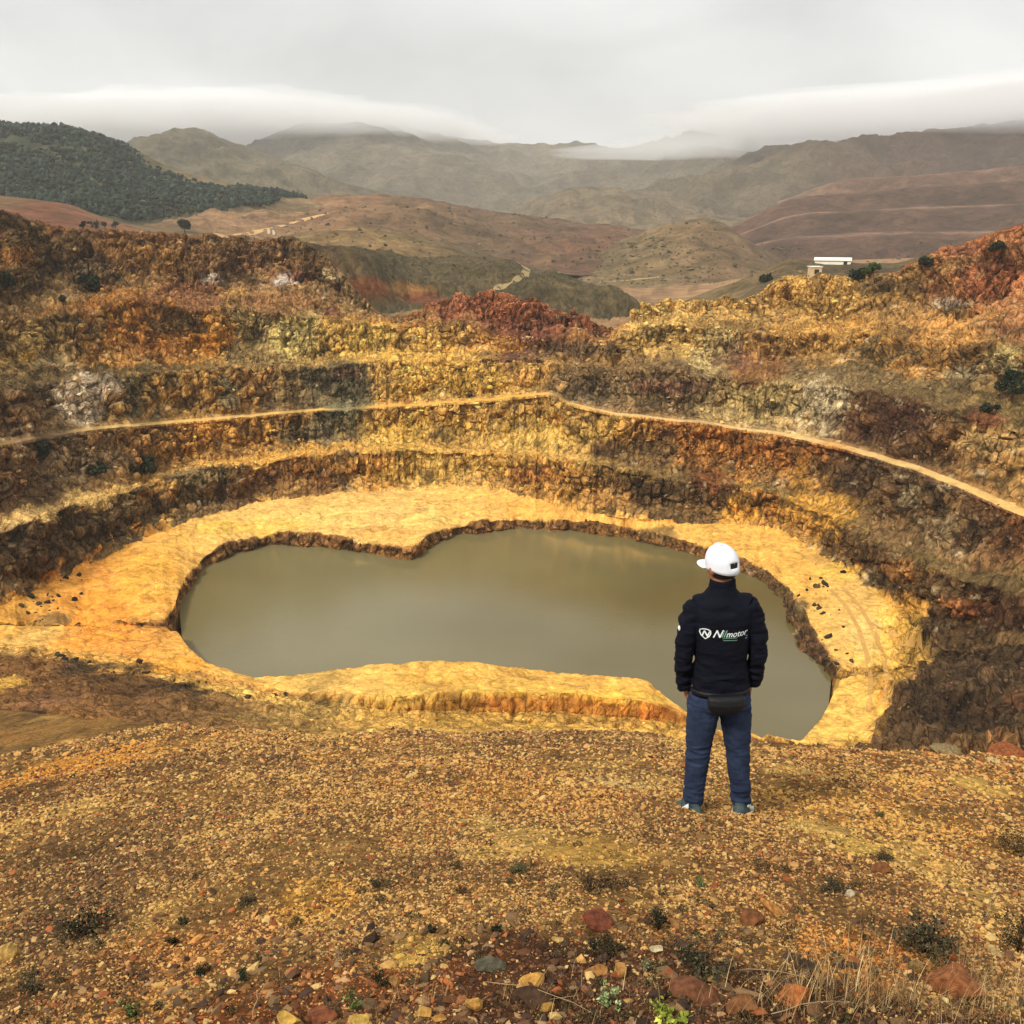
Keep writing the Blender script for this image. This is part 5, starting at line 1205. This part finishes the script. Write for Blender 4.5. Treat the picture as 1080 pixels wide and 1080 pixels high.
# yoke in lighter navy
# jeans
jn = [ringloft([(0, .008, .93, .136, .098), (0, .006, .88, .156, .112), (0, .005, .85, .163, .120), (0, .0, .80, .172, .122), (0, .0, .75, .165, .112)][::-1], pw=2.3)]
for sx in (-1, 1):
    jn.append(tubep([(sx * .082, .0, .83, .098), (sx * .096, .0, .72, .096), (sx * .108, .004, .60, .086), (sx * .118, .006, .47, .073), (sx * .128, .0, .34, .067), (sx * .139, -.0, .22, .061), (sx * .148, .004, .105, .057)], 18))
def jeanw(co):
    lw = sstep(.34, .1, co[:, 2]); kn = np.exp(-((co[:, 2] - .46) / .10) ** 2); up = sstep(.65, .8, co[:, 2])
    cr = ridged(co * np.array([1, 1, 3.2]), .10, 2, 711) - .6
    return cr * (.020 * lw + .015 * kn + .012 * up + .006) + (fbm(co, .1, 2, 712) - .5) * .006
jeans = fuse('jeans', jn, .006, M_JEAN, man, 2, jeanw)
# waist bag on the back with its belt
bag = fuse('waist_bag', [ringloft([(.005, -.158, .795, .085, .022), (.005, -.168, .81, .100, .036), (.005, -.170, .85, .108, .040), (.005, -.166, .885, .108, .034), (.005, -.158, .898, .098, .022)], pw=3)], .005, M_BLACK, man, 3)
vz_, fz_ = tube_mesh([[(-.10 + .2 * k / 10 + .005, -.2085 + .035 * (abs(k - 5) / 5) ** 3, .874, .0022) for k in range(11)]], 6)
make_obj('zip', vz_, fz_, M_SDARK, bag)
V_, F_ = [], []
for k in range(48):
    a = 2 * math.pi * k / 48; ca, sa = math.cos(a), math.sin(a)
    for zz in (.862, .892):
        V_.append((.172 * math.copysign(abs(ca) ** .87, ca), .005 + .130 * math.copysign(abs(sa) ** .87, sa), zz))
for k in range(48): k2 = (k + 1) % 48; F_.append((2 * k, 2 * k2, 2 * k2 + 1, 2 * k + 1))
bl = make_obj('belt', V_, F_, M_BLACK, bag); sm_ = bl.modifiers.new('t', 'SOLIDIFY'); sm_.thickness = .004; sm_.offset = 1
# shoes, toes turned out
for sx in (-1, 1):
    e = bpy.data.objects.new('shoe', None); COL.objects.link(e); e.parent = man; e.location = (sx * .150, .0, 0.0); e.rotation_euler = (-.30, 0, -sx * .45)
    gz = (gl.z if sx < 0 else grt.z) - base.z
    e.location.z = 0
    up = fuse('shoe_upper', [ringloft([(0, .045, .028, .054, .152), (0, .042, .055, .052, .146), (0, .02, .08, .048, .115), (0, -.022, .11, .045, .075), (0, -.028, .135, .042, .062)], pw=2.3)], .006, M_SHOE, e, 3)
    fuse('sole', [ringloft([(0, .045, .014, .058, .158), (0, .045, .040, .057, .157)], pw=2.4)], .006, M_SOLE, e, 1)
    fuse('outsole', [ringloft([(0, .045, -.004, .054, .153), (0, .045, .012, .0565, .156)], pw=2.4)], .005, M_SDARK, e, 1)
    V_, F_ = [], []
    for side_ in (-1, 1):
        for k in range(5):
            u = k / 4; o_ = len(V_)
        pts_ = [(-.05, .10), (-.02, .085), (.02, .065), (.06, .05), (.10, .045)]
        for (yy, zz) in pts_:
            V_ += [(side_ * (.0525 - .10 * max(0, zz - .05)), yy - .01, zz - .014), (side_ * (.0515 - .10 * max(0, zz - .05)), yy - .01, zz + .014)]
        o_ = len(V_) - 10
        for k in range(4): F_.append((o_ + 2 * k, o_ + 2 * k + 2, o_ + 2 * k + 3, o_ + 2 * k + 1))
    sp_ = make_obj('side_stripe', V_, F_, M_SOLE, up); sm_ = sp_.modifiers.new('t', 'SOLIDIFY'); sm_.thickness = .008; sm_.offset = 0

# print on the back of the jacket: shield with N, slanted word, boxed second line
bm = bmesh.new(); bm.from_mesh(jacket.data); bvh = BVHTree.FromBMesh(bm); bm.free()
def wrap(verts, lift=.0025):
    out = []
    for (x, z) in verts:
        hit = bvh.ray_cast(Vector((x, -1, z)), Vector((0, 1, 0)))
        y = hit[0].y if hit[0] else -.12
        out.append((x, y - lift, z))
    return out
def text_mesh(txt, size, shear, cx, cz, mat, name, off=0.0, wide=1.0, lift=.003):
    cu = bpy.data.curves.new('t', 'FONT'); cu.body = txt; cu.size = size; cu.shear = shear; cu.offset = off; cu.align_x = 'LEFT'; cu.resolution_u = 4
    to = bpy.data.objects.new('t', cu); COL.objects.link(to); bpy.context.view_layer.update()
    me = bpy.data.meshes.new_from_object(to.evaluated_get(bpy.context.evaluated_depsgraph_get())); bpy.data.objects.remove(to)
    bm = bmesh.new(); bm.from_mesh(me)
    bmesh.ops.subdivide_edges(bm, edges=[e_ for e_ in bm.edges if e_.calc_length() > .02], cuts=2)
    vs = wrap([(v.co.x * wide + cx, v.co.y + cz) for v in bm.verts], lift); fs_ = [tuple(v.index for v in f_.verts) for f_ in bm.faces]; bm.free()
    return make_obj(name, vs, fs_, mat, jacket, smooth=False)
def polyband(pts_, th, name, mat, closed=True, lift=.003):
    n_ = len(pts_); V2, F2 = [], []
    c_ = np.mean(np.array(pts_), axis=0) if closed else None
    for i in range(n_):
        a = Vector(pts_[(i - 1) % n_] if closed or i else pts_[0]); b2 = Vector(pts_[(i + 1) % n_] if closed or i < n_ - 1 else pts_[-1]); t = (b2 - a).normalized(); nn = Vector((-t.y, t.x)) * th / 2
        p = Vector(pts_[i]); V2 += [tuple(p + nn), tuple(p - nn)]
    for i in range(n_ if closed else n_ - 1): j = (i + 1) % n_; F2.append((2 * i, 2 * i + 1, 2 * j + 1, 2 * j))
    return make_obj(name, wrap(V2, lift), F2, mat, jacket, smooth=False)
LZ0 = 1.262; LX0 = -.112
shield = [(-.030, .022), (-.015, .030), (0, .032), (.015, .030), (.030, .022), (.032, .004), (.022, -.018), (0, -.036), (-.022, -.018), (-.032, .004)]
polyband([(LX0 + a * .9, LZ0 + b_ * .9) for a, b_ in shield], .006, 'print_shield', M_PRINT)
text_mesh('N', .050, .35, LX0 - .022, LZ0 - .017, M_PRINT, 'print_letter', .0015, 1.0)
text_mesh('N', .064, .45, LX0 + .036, LZ0 - .018, M_PRINT, 'print_letter', .001, 1.0)
text_mesh('il', .058, .40, LX0 + .084, LZ0 - .016, M_PRINTG, 'print_letter', .001, 1.0)
text_mesh('motor', .052, .35, LX0 + .112, LZ0 - .018, M_PRINT, 'print_letter', .0005, .93)
polyband([(LX0 + .095, LZ0 - .024), (LX0 + .17, LZ0 - .026), (LX0 + .245, LZ0 - .027), (LX0 + .243, LZ0 - .042), (LX0 + .17, LZ0 - .041), (LX0 + .10, LZ0 - .037)], .0035, 'print_box', M_PRINTG)
# little badge on the left sleeve
v, f = ellipsoid((-.250, -.035, 1.27), .008, .014, .016, 12); make_obj('sleeve_badge', v, f, M_PRINT, jacket)

# ------------------------------------------------------------------ air and low cloud
def vol_mat(name, col, dens, aniso=0.0):
    m = bpy.data.materials.new(name); m.use_nodes = True; nt = m.node_tree; nt.nodes.clear()
    out = nt.nodes.new("ShaderNodeOutputMaterial"); v = nt.nodes.new("ShaderNodeVolumePrincipled")
    v.inputs['Color'].default_value = (*col, 1); v.inputs['Density'].default_value = dens; v.inputs['Anisotropy'].default_value = aniso
    nt.links.new(v.outputs[0], out.inputs['Volume']); return m
V_, F_ = box_mesh(-5200, 5200, -60, 5300, -75, 430)
hz = make_obj('haze', V_, F_, vol_mat('haze_air', (.99, .99, .99), 0.00011), smooth=False); tag(hz, kind='stuff')
# cloud bank over the summits: nested closed lumps, each a little higher than the last
def cloud(cx, cy, zb, rx, ry, rz, dens, seed):
    bm = bmesh.new(); bmesh.ops.create_icosphere(bm, subdivisions=5, radius=1)
    co = np.array([v.co[:] for v in bm.verts]); F2 = np.array([[v.index for v in f_.verts] for f_ in bm.faces]); bm.free()
    q = co.copy(); q[:, 2] = np.where(q[:, 2] < 0, q[:, 2] * .35, q[:, 2])
    k = 1 + .6 * (fbm(q * np.array([2.2, 1.4, 1.0]) + seed, .5, 5, seed) - .5)
    V2 = q * k[:, None] * np.array([rx, ry, rz]) + np.array([cx, cy, zb + rz * .35])
    o = make_obj('cloud', V2, F2, vol_mat('cloud_vapour', (.995, .995, .995), dens), smooth=True); tag(o, kind='stuff')
for k in range(5):
    cloud(-950 + 90 * math.sin(2.1 * k), 3500, 188 + 9 * k, 900 - 60 * k, 1050 - 70 * k, 95, .0024, 3 + 7 * k)
    cloud(2050 + 90 * math.sin(1.7 * k), 2300, 116 + 10 * k, 1750 - 90 * k, 1250 - 80 * k, 95, .0042, 43 + 7 * k)
print('verts', sum(len(m.vertices) for m in bpy.data.meshes))
